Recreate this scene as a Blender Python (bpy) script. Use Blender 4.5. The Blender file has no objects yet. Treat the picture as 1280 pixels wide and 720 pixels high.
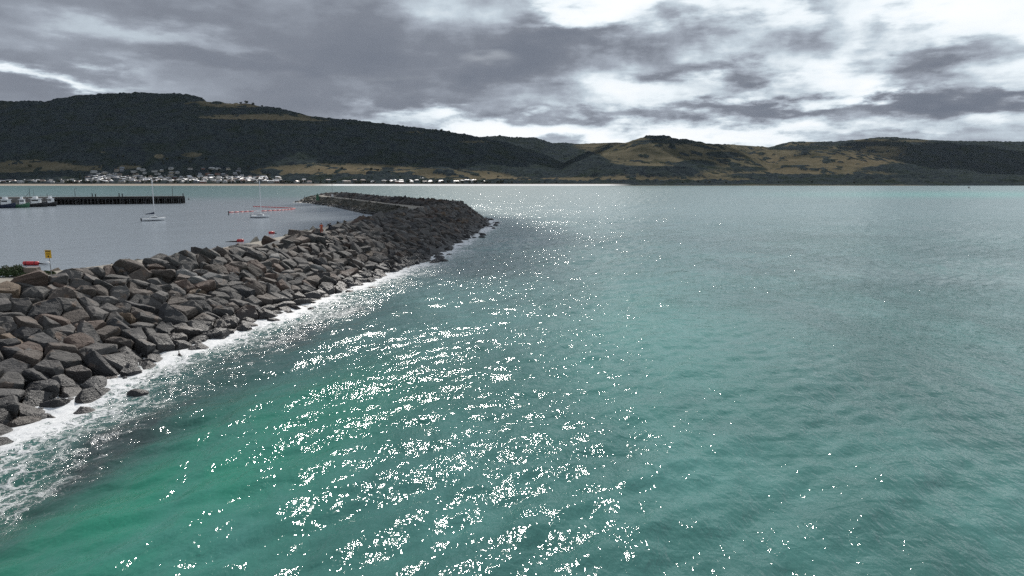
import bpy, bmesh, math, random
import numpy as np
from mathutils import Vector, Matrix, noise as mnoise
R = math.radians
random.seed(7)
rng = np.random.default_rng(11)
scene = bpy.context.scene
COL = scene.collection

# ---------------------------------------------------------------- camera
F = 865.0; PITCH = math.atan(134/865.0); CAMH = 14.0
cd = bpy.data.cameras.new('camera'); cam = bpy.data.objects.new('camera', cd); COL.objects.link(cam)
cam.location = (0, 0, CAMH); cam.rotation_euler = (math.pi/2-PITCH, 0, 0)
cd.sensor_width = 36; cd.lens = 36*F/1280; cd.clip_start = 0.3; cd.clip_end = 60000
scene.camera = cam

# ---------------------------------------------------------------- light and exposure
SUN_EL, SUN_AZ = 37.0, -1.5          # azimuth from +Y towards +X
SUN_STRENGTH = 3.9
SKY_STRENGTH = 0.1
CLOUD_STRENGTH = 1.2
HAZE_DENSITY = 0.000006
sd = bpy.data.lights.new('sun', 'SUN'); sd.energy = SUN_STRENGTH; sd.angle = R(0.55); sd.color = (1, .95, .88)
sun = bpy.data.objects.new('sun', sd); COL.objects.link(sun); sun.location = (0, 0, 300)
d = Vector((math.sin(R(SUN_AZ))*math.cos(R(SUN_EL)), math.cos(R(SUN_AZ))*math.cos(R(SUN_EL)), math.sin(R(SUN_EL))))
sun.rotation_euler = (-d).to_track_quat('-Z', 'Y').to_euler()
vs = scene.view_settings; vs.view_transform = 'Standard'; vs.look = 'None'; vs.gamma = 1; vs.exposure = 0; vs.use_curve_mapping = False

class NT:
    """tiny node helper"""
    def __init__(s, tree): s.t = tree; s.n = tree.nodes; s.l = tree.links
    def new(s, typ, **kw):
        n = s.n.new(typ)
        for k, v in kw.items(): setattr(n, k, v)
        return n
    def put(s, sock, v):
        if hasattr(v, 'is_linked') or hasattr(v, 'links'): s.l.new(v, sock)
        else:
            if isinstance(v, (tuple, list)) and len(v) == 3 and sock.type == 'RGBA': v = (*v, 1)
            sock.default_value = v
    def m(s, op, a, b=None, c=None, clamp=False):
        n = s.new('ShaderNodeMath', operation=op, use_clamp=clamp); s.put(n.inputs[0], a)
        if b is not None: s.put(n.inputs[1], b)
        if c is not None: s.put(n.inputs[2], c)
        return n.outputs[0]
    def vm(s, op, a, b=None, sc=None):
        n = s.new('ShaderNodeVectorMath', operation=op); s.put(n.inputs[0], a)
        if b is not None: s.put(n.inputs[1], b)
        if sc is not None: s.put(n.inputs['Scale'], sc)
        return n.outputs['Value'] if op in ('LENGTH', 'DOT_PRODUCT') else n.outputs[0]
    def mix(s, f, a, b, blend='MIX'):
        n = s.new('ShaderNodeMix', data_type='RGBA', blend_type=blend); s.put(n.inputs[0], f); s.put(n.inputs[6], a); s.put(n.inputs[7], b)
        return n.outputs[2]
    def noise(s, vec, scale, detail=4, rough=.5, dist=0.0, out='Fac'):
        n = s.new('ShaderNodeTexNoise'); s.put(n.inputs['Vector'], vec); n.inputs['Scale'].default_value = scale
        n.inputs['Detail'].default_value = detail; n.inputs['Roughness'].default_value = rough; n.inputs['Distortion'].default_value = dist
        return n.outputs[out]
    def ss(s, x, a, b, lo=0.0, hi=1.0):
        n = s.new('ShaderNodeMapRange', interpolation_type='SMOOTHSTEP'); s.put(n.inputs[0], x)
        for i, v in enumerate((a, b, lo, hi)): n.inputs[i+1].default_value = v
        return n.outputs[0]
    def lin(s, x, a, b, lo=0.0, hi=1.0):
        n = s.new('ShaderNodeMapRange'); s.put(n.inputs[0], x)
        for i, v in enumerate((a, b, lo, hi)): n.inputs[i+1].default_value = v
        return n.outputs[0]
    def comb(s, x, y, z):
        n = s.new('ShaderNodeCombineXYZ'); s.put(n.inputs[0], x); s.put(n.inputs[1], y); s.put(n.inputs[2], z); return n.outputs[0]
    def sep(s, v):
        n = s.new('ShaderNodeSeparateXYZ'); s.put(n.inputs[0], v); return n.outputs
    def attr(s, name, out='Fac'):
        n = s.new('ShaderNodeAttribute', attribute_name=name); return n.outputs[out]
    def map(s, vec, scale=(1, 1, 1), rot=(0, 0, 0), loc=(0, 0, 0)):
        n = s.new('ShaderNodeMapping'); s.put(n.inputs[0], vec); n.inputs['Scale'].default_value = scale; n.inputs['Rotation'].default_value = rot; n.inputs['Location'].default_value = loc
        return n.outputs[0]

def el_of(v): return math.degrees(math.atan((226-v)/F))       # picture row -> elevation
def az_of(u): return math.degrees(math.atan((u-640)/F))

# world: Nishita sky seen through a broken cloud deck
w = bpy.data.worlds.new('World'); scene.world = w; w.use_nodes = True
T = NT(w.node_tree); T.n.clear()
sky = T.new('ShaderNodeTexSky', sky_type='NISHITA', sun_disc=False)
sky.sun_elevation = R(SUN_EL); sky.sun_rotation = R(SUN_AZ)
bg1 = T.new('ShaderNodeBackground'); T.l.new(sky.outputs[0], bg1.inputs[0]); bg1.inputs[1].default_value = SKY_STRENGTH
tc = T.new('ShaderNodeTexCoord').outputs['Generated']
x, y, z = T.sep(tc)[:3]
zc = T.m('MAXIMUM', z, 0.0)
az = T.m('MULTIPLY', T.m('ARCTAN2', x, y), 180/math.pi)
el = T.m('MULTIPLY', T.m('ARCSINE', zc), 180/math.pi)
inv = T.m('DIVIDE', 1.0, T.m('ADD', zc, 0.09))
p = T.comb(T.m('MULTIPLY', x, inv), T.m('MULTIPLY', y, inv), 0.0)       # position on the flat deck
n_big = T.noise(T.map(p, (1, 1, 1), (0, 0, 0), (3.1, 1.7, 0)), .55, 5, .52, .3)
n_med = T.noise(T.map(p, (1, 1.15, 1), (0, 0, .3), (8.3, 5.2, 2)), 1.5, 7, .56, .4)
ae = T.comb(T.m('MULTIPLY', az, .07), T.m('MULTIPLY', T.m('POWER', T.m('MAXIMUM', el, 0.0), .85), .17), 5.0)    # soft billows seen at an angle
n_bil = T.noise(ae, 1.5, 12, .56, .1)
# slow warp for placed cloud masses
wn = T.noise(T.comb(T.m('MULTIPLY', az, .06), T.m('MULTIPLY', el, .2), 1.0), 2.0, 9, .58, 0, 'Color')
wx, wy, wz = T.sep(wn)[:3]
azw = T.m('ADD', az, T.m('MULTIPLY', T.m('SUBTRACT', wx, .5), 22.0))
elw = T.m('ADD', el, T.m('MULTIPLY', T.m('SUBTRACT', wy, .5), 8.0))
def blob(u, v, su, sv, amp):
    a0, e0 = az_of(u), el_of(v); sa = math.degrees(su/F); se = math.degrees(sv/F)
    a = T.m('MULTIPLY', T.m('SUBTRACT', azw, a0), 1/sa); e = T.m('MULTIPLY', T.m('SUBTRACT', elw, e0), 1/se)
    r2 = T.m('ADD', T.m('MULTIPLY', a, a), T.m('MULTIPLY', e, e))
    return T.m('MULTIPLY', T.m('EXPONENT', T.m('MULTIPLY', r2, -1.0)), amp*1.15)
# brightness of the deck: dark left, bright right, plus placed masses
bright = T.ss(az, az_of(330), az_of(860), .39, .56)
BLOBS = [(740, 22, 60, 26, .5), (640, 30, 60, 40, .05), (760, 60, 110, 26, -.22), (860, 100, 90, 15, -.32), (770, 108, 70, 22, .16),
         (660, 95, 60, 26, -.16), (1010, 110, 90, 26, .34), (1090, 133, 50, 12, .38), (930, 143, 300, 9, -.27), (1160, 40, 140, 50, .22), (1060, 42, 26, 30, -.05),
         (1100, 66, 36, 14, -.22), (1000, 60, 28, 40, -.12), (1180, 95, 110, 14, -.26), (1230, 148, 90, 10, -.2), (600, 162, 110, 14, .42), (20, 122, 70, 7, .30), (700, 172, 120, 6, .2), (560, 20, 60, 30, .12), (900, 170, 260, 9, .26), (480, 80, 130, 34, -.10),
         (180, 78, 110, 14, .12), (60, 118, 140, 9, .10), (330, 100, 120, 12, -.06), (240, 45, 220, 20, -.05), (920, 15, 50, 40, .3), (80, 10, 150, 20, .06)]
for b in BLOBS: bright = T.m('ADD', bright, blob(*b))
tex = T.m('ADD', T.m('MULTIPLY', T.m('SUBTRACT', n_med, .5), .55), T.m('MULTIPLY', T.m('SUBTRACT', n_bil, .5), 2.0))
amp = T.ss(az, az_of(300), az_of(800), .16, .62)
bright = T.m('ADD', bright, T.m('MULTIPLY', tex, amp))
crisp = T.ss(bright, .18, .90)
bright = T.m('ADD', T.m('MULTIPLY', bright, .35), T.m('MULTIPLY', crisp, .65))
ramp = T.new('ShaderNodeValToRGB'); T.put(ramp.inputs[0], bright)
cr = ramp.color_ramp; cr.elements[0].position = 0; cr.elements[0].color = (.13, .15, .19, 1)
cr.elements[1].position = 1; cr.elements[1].color = (.84, .86, .88, 1)
for pos, c in ((.2, (.180, .200, .240)), (.38, (.30, .335, .39)), (.58, (.47, .54, .60)), (.80, (.72, .78, .82))):
    e_ = cr.elements.new(pos); e_.color = (*c, 1)
bg2 = T.new('ShaderNodeBackground'); T.l.new(ramp.outputs[0], bg2.inputs[0]); bg2.inputs[1].default_value = CLOUD_STRENGTH
gap = T.m('MULTIPLY', T.m('ADD', T.m('ADD', blob(896, 6, 14, 12, 1.1), blob(815, 6, 24, 10, .35)), T.ss(n_big, .66, .74, 0, .5)), T.ss(z, 0.10, .2))
cover = T.m('SUBTRACT', 1.0, gap, clamp=True)
ms = T.new('ShaderNodeMixShader'); T.put(ms.inputs[0], cover); T.l.new(bg1.outputs[0], ms.inputs[1]); T.l.new(bg2.outputs[0], ms.inputs[2])
wo = T.new('ShaderNodeOutputWorld'); T.l.new(ms.outputs[0], wo.inputs[0])
w.cycles.sampling_method = 'MANUAL'; w.cycles.sample_map_resolution = 1024

cy = scene.cycles
cy.use_denoising = False; cy.denoiser = 'OPENIMAGEDENOISE'; cy.denoising_input_passes = 'RGB_ALBEDO_NORMAL'; cy.denoising_prefilter = 'ACCURATE'; cy.max_bounces = 6; cy.diffuse_bounces = 2; cy.glossy_bounces = 3; cy.volume_bounces = 0; cy.transparent_max_bounces = 8
cy.sample_clamp_indirect = 3.0; cy.caustics_reflective = False; cy.caustics_refractive = False

# ---------------------------------------------------------------- picture row/column -> points in the place
def ray(u, v):
    xc, yc = (u-640)/F, (360-v)/F
    return np.array([xc, math.cos(PITCH)+yc*math.sin(PITCH), -math.sin(PITCH)+yc*math.cos(PITCH)])
def at(u, v, z=0.0):
    r = ray(u, v); k = (z-CAMH)/r[2]; return Vector((r[0]*k, r[1]*k, z))
def atY(u, v, Y):
    r = ray(u, v); k = Y/r[1]; return Vector((r[0]*k, Y, CAMH+r[2]*k))
def proj(X, Y, Z):
    dz = np.asarray(Z)-CAMH
    dep = Y*math.cos(PITCH)-dz*math.sin(PITCH); up = Y*math.sin(PITCH)+dz*math.cos(PITCH)
    return 640+F*X/dep, 360-F*up/dep

# ---------------------------------------------------------------- object helpers
def tag(o, label=None, cat=None, group=None, kind=None):
    if label: o['label'] = label
    if cat: o['category'] = cat
    if group: o['group'] = group
    if kind: o['kind'] = kind
    return o
def empty(name, loc, rz=0.0):
    o = bpy.data.objects.new(name, None); COL.objects.link(o); o.location = loc; o.rotation_euler = (0, 0, rz); o.empty_display_size = .3
    return o
def mesh_obj(name, verts, faces, mat, parent=None, smooth=False):
    me = bpy.data.meshes.new(name); me.from_pydata([tuple(v) for v in verts], [], faces); me.update()
    o = bpy.data.objects.new(name, me); COL.objects.link(o)
    if mat: me.materials.append(mat)
    if parent: o.parent = parent
    if smooth: me.shade_smooth()
    return o
def grid_obj(name, P, mat, attrs={}, smooth=True, kind='structure'):
    """P: (rows, cols, 3) array -> one sheet"""
    nr, nc = P.shape[:2]
    me = bpy.data.meshes.new(name)
    idx = np.arange(nr*nc).reshape(nr, nc)
    q = np.stack([idx[:-1, :-1], idx[:-1, 1:], idx[1:, 1:], idx[1:, :-1]], -1).reshape(-1, 4)
    me.vertices.add(nr*nc); me.vertices.foreach_set('co', P.reshape(-1).astype(np.float32))
    me.loops.add(q.size); me.loops.foreach_set('vertex_index', q.reshape(-1).astype(np.int32))
    me.polygons.add(len(q)); me.polygons.foreach_set('loop_start', np.arange(0, q.size, 4, dtype=np.int32))
    me.update(calc_edges=True)
    for k, v in attrs.items():
        a = me.attributes.new(k, 'FLOAT', 'POINT'); a.data.foreach_set('value', np.asarray(v, dtype=np.float32).reshape(-1))
    me.materials.append(mat)
    if smooth: me.shade_smooth()
    o = bpy.data.objects.new(name, me); COL.objects.link(o); tag(o, kind=kind)
    return o

class MB:
    def __init__(s): s.v = []; s.f = []
    def add(s, vs_, fs):
        b = len(s.v); s.v += [tuple(v) for v in vs_]; s.f += [tuple(i+b for i in f) for f in fs]; return s
    def box(s, c, size, rz=0.0, rx=0.0, taper=1.0, ry=0.0):
        m = Matrix.Translation(c) @ Matrix.Rotation(rz, 4, 'Z') @ Matrix.Rotation(ry, 4, 'Y') @ Matrix.Rotation(rx, 4, 'X')
        hx, hy, hz = [a/2 for a in size]
        vs_ = [m @ Vector((sx*hx*(taper if sz > 0 else 1), sy*hy*(taper if sz > 0 else 1), sz*hz)) for sz in (-1, 1) for sx, sy in ((-1, -1), (1, -1), (1, 1), (-1, 1))]
        return s.add(vs_, [(3, 2, 1, 0), (4, 5, 6, 7), (0, 1, 5, 4), (1, 2, 6, 5), (2, 3, 7, 6), (3, 0, 4, 7)])
    def tube(s, pts, rad, seg=8, cap=True):
        pts = [Vector(q_) for q_ in pts]
        if not hasattr(rad, '__len__'): rad = [rad]*len(pts)
        rings = []
        for i, q_ in enumerate(pts):
            t = (pts[min(i+1, len(pts)-1)]-pts[max(i-1, 0)]).normalized()
            a = t.cross(Vector((0, 0, 1)))
            if a.length < 1e-3: a = Vector((1, 0, 0))
            a.normalize(); b = t.cross(a)
            rings.append([q_+(a*math.cos(2*math.pi*k/seg)+b*math.sin(2*math.pi*k/seg))*rad[i] for k in range(seg)])
        vs_ = [v for r in rings for v in r]; fs = []
        for i in range(len(pts)-1):
            for k in range(seg):
                fs.append((i*seg+k, i*seg+(k+1) % seg, (i+1)*seg+(k+1) % seg, (i+1)*seg+k))
        if cap: fs += [tuple(range(seg))[::-1], tuple((len(pts)-1)*seg+k for k in range(seg))]
        return s.add(vs_, fs)
    def ball(s, c, r, n=8, m=6, seed=None, amp=0.0):
        c = Vector(c); r = Vector(r) if hasattr(r, '__len__') else Vector((r, r, r)); vs_ = []; fs = []
        for j in range(m+1):
            th = math.pi*j/m
            for i in range(n):
                ph = 2*math.pi*i/n; dv = Vector((math.sin(th)*math.cos(ph), math.sin(th)*math.sin(ph), math.cos(th)))
                k = 1+(amp*mnoise.noise(dv*1.9+Vector((seed*3.7, seed*1.3, 0))) if seed is not None else 0)
                vs_.append(c+Vector((dv.x*r.x, dv.y*r.y, dv.z*r.z))*k)
        for j in range(m):
            for i in range(n): fs.append((j*n+i, (j+1)*n+i, (j+1)*n+(i+1) % n, j*n+(i+1) % n))
        return s.add(vs_, fs)
    def build(s, name, mat, parent=None, smooth=False):
        return mesh_obj(name, s.v, s.f, mat, parent, smooth)
def copy_tree(o, parent=None):
    c = o.copy(); COL.objects.link(c); c.parent = parent
    for ch in o.children: copy_tree(ch, c)
    return c

# ---------------------------------------------------------------- materials
def mat(name):
    m = bpy.data.materials.new(name); m.use_nodes = True
    t = NT(m.node_tree); t.n.clear()
    out = t.new('ShaderNodeOutputMaterial'); b = t.new('ShaderNodeBsdfPrincipled'); t.l.new(b.outputs[0], out.inputs[0])
    return m, t, b
def simple(name, c, rough=.7, var=.25, scale=3.0, metal=0.0, spec=.5, bump=0.0):
    m, t, b = mat(name)
    pos = t.new('ShaderNodeTexCoord').outputs['Object']
    n = t.noise(pos, scale, 5, .6)
    t.put(b.inputs['Base Color'], t.mix(t.lin(n, .3, .7), tuple(q*(1-var) for q in c), tuple(min(1, q*(1+var)) for q in c)))
    t.put(b.inputs['Roughness'], t.lin(n, 0, 1, rough*.85, min(1, rough*1.15)))
    b.inputs['Metallic'].default_value = metal; b.inputs['Specular IOR Level'].default_value = spec
    if bump:
        bn = t.new('ShaderNodeBump'); bn.inputs['Distance'].default_value = bump; t.put(bn.inputs['Height'], t.noise(pos, scale*4, 4)); t.l.new(bn.outputs[0], b.inputs['Normal'])
    return m

# rock
def rock_material():
    m, t, b = mat('rock')
    pos = t.new('ShaderNodeNewGeometry').outputs['Position']
    tone = t.attr('tone', 'Color')
    seed = t.attr('seed')
    pz = t.vm('ADD', pos, t.comb(t.m('MULTIPLY', seed, 37.0), t.m('MULTIPLY', seed, 91.0), 0.0))
    fine = t.noise(pz, 9, 8, .68)
    mid = t.noise(pz, 1.6, 6, .62, .4)
    st = t.noise(t.map(pz, (1, 1, 5), (.5, .7, .2)), 2.6, 6, .7, .3)        # bedding streaks
    k = t.m('ADD', t.m('MULTIPLY', t.lin(mid, .3, .7, .62, 1.35), .6), t.m('MULTIPLY', t.lin(fine, .3, .7, .5, 1.5), .4))
    c = t.mix(1.0, tone, t.comb(k, k, k), 'MULTIPLY')
    c = t.mix(t.ss(st, .60, .74, 0, .5), c, (.33, .31, .29))               # pale streaks
    c = t.mix(t.ss(t.noise(pz, .7, 4, .6), .60, .72, 0, .5), c, (.20, .12, .075))   # rusty lichen
    x_, y_, z_ = t.sep(pos)[:3]
    zz = t.m('ADD', z_, t.m('MULTIPLY', t.m('SUBTRACT', mid, .5), 1.2))
    wet = t.ss(zz, .7, 1.7, 1.0, 0.0)
    c = t.mix(t.m('MULTIPLY', wet, .75), c, (.016, .016, .018))
    t.put(b.inputs['Base Color'], c)
    t.put(b.inputs['Roughness'], t.lin(wet, 0, 1, .78, .5))
    bn = t.new('ShaderNodeBump'); bn.inputs['Distance'].default_value = .12; bn.inputs['Strength'].default_value = .8
    crk = t.new('ShaderNodeTexVoronoi', feature='DISTANCE_TO_EDGE'); t.put(crk.inputs['Vector'], t.vm('ADD', pz, t.vm('SCALE', t.noise(pz, 2, 4, .6, 0, 'Color'), sc=.5))); crk.inputs['Scale'].default_value = .9
    h = t.m('ADD', t.m('ADD', t.m('MULTIPLY', fine, .55), t.m('MULTIPLY', st, .9)), t.ss(crk.outputs[0], 0, .05, 0, .35))
    t.put(bn.inputs['Height'], h); t.l.new(bn.outputs[0], b.inputs['Normal'])
    return m
ROCK = rock_material()

def water_material():
    m, t, b = mat('water')
    pos = t.new('ShaderNodeNewGeometry').outputs['Position']
    dist = t.attr('shore'); calm = t.attr('calm'); lane = t.attr('lane'); farw = t.attr('far'); foamw = t.attr('foam'); turq = t.attr('turq')
    patch = t.noise(t.map(pos, (1, .7, 1), (0, 0, -.6)), .055, 5, .6, .6)
    patch2 = t.noise(t.map(pos, (1, .5, 1), (0, 0, -.6), (7, 3, 0)), .19, 5, .62, .5)
    teal = t.mix(t.ss(patch, .38, .62), (.040, .124, .114), (.072, .205, .188))
    teal = t.mix(t.ss(patch2, .35, .65, 0, .45), teal, (.028, .105, .092))
    teal = t.mix(t.m('MULTIPLY', t.attr('shoal'), t.ss(patch2, .3, .6, .6, 1.0)), teal, (.085, .285, .25))
    c = t.mix(t.m('MULTIPLY', lane, t.ss(patch2, .28, .62, .45, 1.0), clamp=True), teal, (.026, .212, .140))
    reef = t.m('MULTIPLY', t.attr('reef'), t.ss(patch2, .25, .60, 1.0, .55))
    c = t.mix(reef, c, (.030, .040, .042))
    c = t.mix(farw, c, (.125, .225, .23))  # sky reflection on distant water put into the base colour
    c = t.mix(turq, c, (.09, .36, .32))
    c = t.mix(calm, c, (.28, .32, .36))  # harbour base colour lightened to stand in for reflected sky
    # foam: lace made of warped cells, dense against the rocks
    fp = t.vm('ADD', t.map(pos, (1, .55, 1), (0, 0, -.25)), t.vm('SCALE', t.noise(pos, .7, 4, .6, 0, 'Color'), sc=2.2))
    v1 = t.new('ShaderNodeTexVoronoi', feature='DISTANCE_TO_EDGE'); t.put(v1.inputs['Vector'], fp); v1.inputs['Scale'].default_value = .9
    v2 = t.new('ShaderNodeTexVoronoi', feature='DISTANCE_TO_EDGE'); t.put(v2.inputs['Vector'], fp); v2.inputs['Scale'].default_value = 2.6
    lace = t.m('MAXIMUM', t.ss(v1.outputs[0], 0, .20, 1, 0), t.ss(v2.outputs[0], 0, .16, .9, 0))
    fn = t.noise(pos, 1.1, 7, .7, .5)
    f = t.m('ADD', t.m('MULTIPLY', foamw, 1.55), t.m('ADD', t.m('MULTIPLY', lace, .42), t.m('MULTIPLY', fn, .9)))
    foam = t.ss(f, 1.12, 1.62)
    foam = t.m('MULTIPLY', foam, t.ss(foamw, .02, .2))
    c = t.mix(foam, c, (.72, .73, .74))
    t.put(b.inputs['Base Color'], c)
    b.inputs['IOR'].default_value = 1.333
    r0 = t.lin(farw, 0, 1, .062, .20)
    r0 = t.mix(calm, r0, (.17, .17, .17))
    t.put(b.inputs['Roughness'], t.mix(foam, r0, (.6, .6, .6)))
    # ripples
    pr = t.map(pos, (1, .5, 1), (0, 0, -.55))
    pw = t.map(pos, (.45, 1, 1), (0, 0, .12))
    gust = t.ss(t.noise(pos, .035, 4, .6, .8), .32, .66, .5, 1.25)
    a = t.m('MULTIPLY', t.noise(pr, 1.7, 2, .5, .35), .105)
    bb = t.m('MULTIPLY', t.noise(pr, 4.8, 2, .5, .3), .055)
    cc = t.m('MULTIPLY', t.noise(pr, 11.0, 1, .5), .009)
    dd_ = t.m('MULTIPLY', t.noise(pw, .75, 3, .55, .6), t.lin(farw, 0, .6, .10, .20))
    h = t.m('MULTIPLY', t.m('ADD', t.m('ADD', t.m('ADD', a, bb), cc), dd_), gust)
    h = t.m('MULTIPLY', h, t.lin(calm, 0, 1, 1, .75))
    h = t.m('ADD', h, t.m('MULTIPLY', t.m('MULTIPLY', foam, fn), .10))
    bn = t.new('ShaderNodeBump'); bn.inputs['Distance'].default_value = 1.0; bn.inputs['Strength'].default_value = 1.0
    t.put(bn.inputs['Height'], h); t.l.new(bn.outputs[0], b.inputs['Normal'])
    return m
WATER = water_material()

def land_material():
    m, t, b = mat('land')
    pos = t.new('ShaderNodeNewGeometry').outputs['Position']
    grass = t.attr('grass'); dry = t.attr('dry'); sand = t.attr('sand')
    n = t.noise(pos, .012, 6, .65); n2 = t.noise(pos, .06, 5, .7)
    forest = t.mix(t.ss(n2, .35, .65), (.022, .029, .037), (.045, .058, .060))
    forest = t.mix(t.ss(n, .40, .7, 0, .6), forest, (.022, .030, .014))
    olive = t.mix(t.ss(n, .35, .65), (.055, .056, .040), (.135, .120, .084))
    gcol = t.mix(dry, olive, t.mix(t.ss(n2, .3, .7), (.125, .102, .068), (.18, .15, .10)))
    track = t.ss(t.m('ABSOLUTE', t.m('SUBTRACT', t.noise(pos, .005, 3, .5, .6), .5)), 0, .006, .5, 0)
    gcol = t.mix(t.ss(t.noise(pos, .11, 3, .6), .58, .66, 0, .6), gcol, (.045, .05, .035))
    gcol = t.mix(track, gcol, (.24, .20, .14))
    gm = t.ss(t.m('ADD', grass, t.m('MULTIPLY', t.m('SUBTRACT', n2, .5), .5)), .42, .56)
    c = t.mix(gm, forest, gcol)
    c = t.mix(sand, c, t.mix(t.attr('surf'), (.36, .31, .26), (.80, .80, .79)))
    t.put(b.inputs['Base Color'], c); b.inputs['Roughness'].default_value = 1.0; b.inputs['Specular IOR Level'].default_value = 0.0
    return m
LAND = land_material()

# ================================================================= BREAKWATER SHAPE
# cross-section stations: outer waterline, outer crest, outer edge of the path, inner edge, inner waterline
ST = [
 ((-30,-8), (-45,-8,5.3), (-46,-8,5.0), (-58,-8,5.0), (-66,-8)),
 ((-29,20), (-44,20,5.3), (-45,20,5.0), (-57,20,5.0), (-64,20)),
 ((-28.6,37), (-43.5,38,5.3), (-44.5,38,5.0), (-55,40,5.0), (-62,41)),
 ((-28,53), (-42.5,55,5.45), (-43,55,5.0), (-52.5,58,5.0), (-60,60)),
 ((-26.2,65), (-39.5,64,5.8), (-40.5,65,5.0), (-47,68,5.0), (-55,71)),
 ((-24,76), (-36,75,5.8), (-38.5,76,4.9), (-43,78,5.0), (-51,80)),
 ((-21.7,89), (-33,90,5.6), (-36,90,5.0), (-40,91,5.0), (-47,92)),
 ((-16.5,118), (-30.5,116,5.6), (-34,116,4.9), (-38,117,4.9), (-45,118)),
 ((-13,142), (-30.5,138,5.8), (-34,138,4.8), (-38,139,4.8), (-45,140)),
 ((-10.5,182), (-27,180,6.0), (-33,180,4.6), (-38,182,4.6), (-46,184)),
 ((-8,220), (-21,222,6.4), (-29,228,4.3), (-37,234,4.3), (-48,240)),
 ((-9.5,243), (-20,246,6.4), (-28,246,4.1), (-38,256,4.0), (-51,264)),
 ((-13,265), (-22,266,6.3), (-33,270,4.0), (-44,278,3.9), (-55,281)),
 ((-38,320), (-50,317,6.3), (-57,319,4.0), (-61,318,4.0), (-70,314)),
 ((-70,392), (-82,388,6.3), (-86,384,4.1), (-90,381,4.0), (-96,376)),
 ((-97,452), (-108,446,6.3), (-113,443,4.1), (-118,440,4.0), (-125,433)),
 ((-124,484), (-129,474,5.4), (-131,470,4.2), (-134,466,4.1), (-138,453)),
 ((-141,486), (-139,476,1.6), (-139,473,1.6), (-140,469,1.6), (-145,460)),
]
def st_arr(s):
    a, b, c, d_, e = [np.array(q, float) for q in s]
    ow = np.array([a[0], a[1], 0.0]); iw = np.array([e[0], e[1], 0.0])
    do = (ow-b); do[2] = 0; do /= np.linalg.norm(do); di = (iw-d_); di[2] = 0; di /= np.linalg.norm(di)
    return np.array([ow+do*3.4+np.array([0, 0, -1.6]), ow, b, c, d_, iw, iw+di*3.4+np.array([0, 0, -1.6])])
SA = np.array([st_arr(s) for s in ST])                      # n,7,3
mid = (SA[:, 1]+SA[:, 2])/2
SL = np.concatenate([[0], np.cumsum(np.linalg.norm(np.diff(mid, axis=0), axis=1))])
# dense Catmull-Rom resample
def crom(A, S, step=1.0):
    out = []; ss = []
    n = len(A)
    for i in range(n-1):
        p0, p1, p2, p3 = A[max(i-1, 0)], A[i], A[i+1], A[min(i+2, n-1)]
        k = max(2, int((S[i+1]-S[i])/step))
        for j in range(k):
            t = j/k
            out.append(.5*((2*p1)+(-p0+p2)*t+(2*p0-5*p1+4*p2-p3)*t*t+(-p0+3*p1-3*p2+p3)*t**3)); ss.append(S[i]+(S[i+1]-S[i])*t)
    out.append(A[-1]); ss.append(S[-1]); return np.array(out), np.array(ss)
SD, SS = crom(SA, SL, 1.0)
STOT = SS[-1]
def section(s):
    """7 section points at length s"""
    s = min(max(s, 0), STOT-1e-6); i = np.searchsorted(SS, s, side='right')-1; t = (s-SS[i])/(SS[i+1]-SS[i])
    return SD[i]*(1-t)+SD[i+1]*t
def surf(s, q, ks):
    """point on the face made of section points ks, q in 0..1 by true length"""
    sec = section(s)[ks]; L = np.linalg.norm(np.diff(sec, axis=0), axis=1); c = np.concatenate([[0], np.cumsum(L)])
    d_ = q*c[-1]; i = min(max(np.searchsorted(c, d_, side='right')-1, 0), len(L)-1); t = (d_-c[i])/L[i]
    P = sec[i]*(1-t)+sec[i+1]*t
    P = P.copy(); P[2] += .45*mnoise.noise(Vector((P[0]*.12, P[1]*.12, 3)))*min(1, max(0, P[2]))
    return P

# solid core of the breakwater under the boulders
core_mat = simple('dark_rubble', (.045, .042, .04), .95, .4, .8, bump=.05)
off = np.array([[0, 0, -3], [0, 0, -.75], [0, 0, -.6], [0, 0, -.15], [0, 0, -.15], [0, 0, -.7], [0, 0, -3]])
core = SD+off[None]
o = grid_obj('breakwater_core', core, core_mat, smooth=False, kind=None)
tag(o, 'long curved rubble core of the harbour breakwater beneath its boulders', 'breakwater')
o.pop('kind', None)
# path on the crown
path_mat = simple('gravel_path', (.26, .235, .20), .95, .18, .7, bump=.02)
pathP = np.stack([SD[:, 3]*(1-q)+SD[:, 4]*q for q in np.linspace(-.02, 1.02, 8)], 1).copy()
pathP[..., 2] += -.06+.05*rng.random(pathP.shape[:2])
grid_obj('breakwater_path', pathP, path_mat, smooth=True)

# ================================================================= BOULDERS
TONES = {'dark grey': (.078, .073, .070), 'grey': (.112, .103, .098), 'brown': (.100, .080, .068), 'reddish brown': (.115, .078, .062),
         'pale grey': (.22, .215, .21), 'charcoal': (.045, .044, .047), 'tan': (.16, .112, .075)}
TNAMES = ['dark grey', 'grey', 'brown', 'reddish brown', 'pale grey', 'charcoal', 'tan']
TW_NEAR = [.32, .22, .24, .06, .03, .12, .01]
def clip_cell(c, nbrs):
    poly = [(c[0]+a, c[1]+b) for a, b in ((-1.6, -1.6), (1.6, -1.6), (1.6, 1.6), (-1.6, 1.6))]
    for n in nbrs:
        mx, my = (c[0]+n[0])/2, (c[1]+n[1])/2; nx, ny = n[0]-c[0], n[1]-c[1]
        out = []
        for i in range(len(poly)):
            a, b = poly[i], poly[(i+1) % len(poly)]
            da = (a[0]-mx)*nx+(a[1]-my)*ny; db = (b[0]-mx)*nx+(b[1]-my)*ny
            if da <= 0: out.append(a)
            if (da < 0) != (db < 0):
                t = da/(da-db); out.append((a[0]+(b[0]-a[0])*t, a[1]+(b[1]-a[1])*t))
        poly = out
        if len(poly) < 3: return []
    return poly
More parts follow.
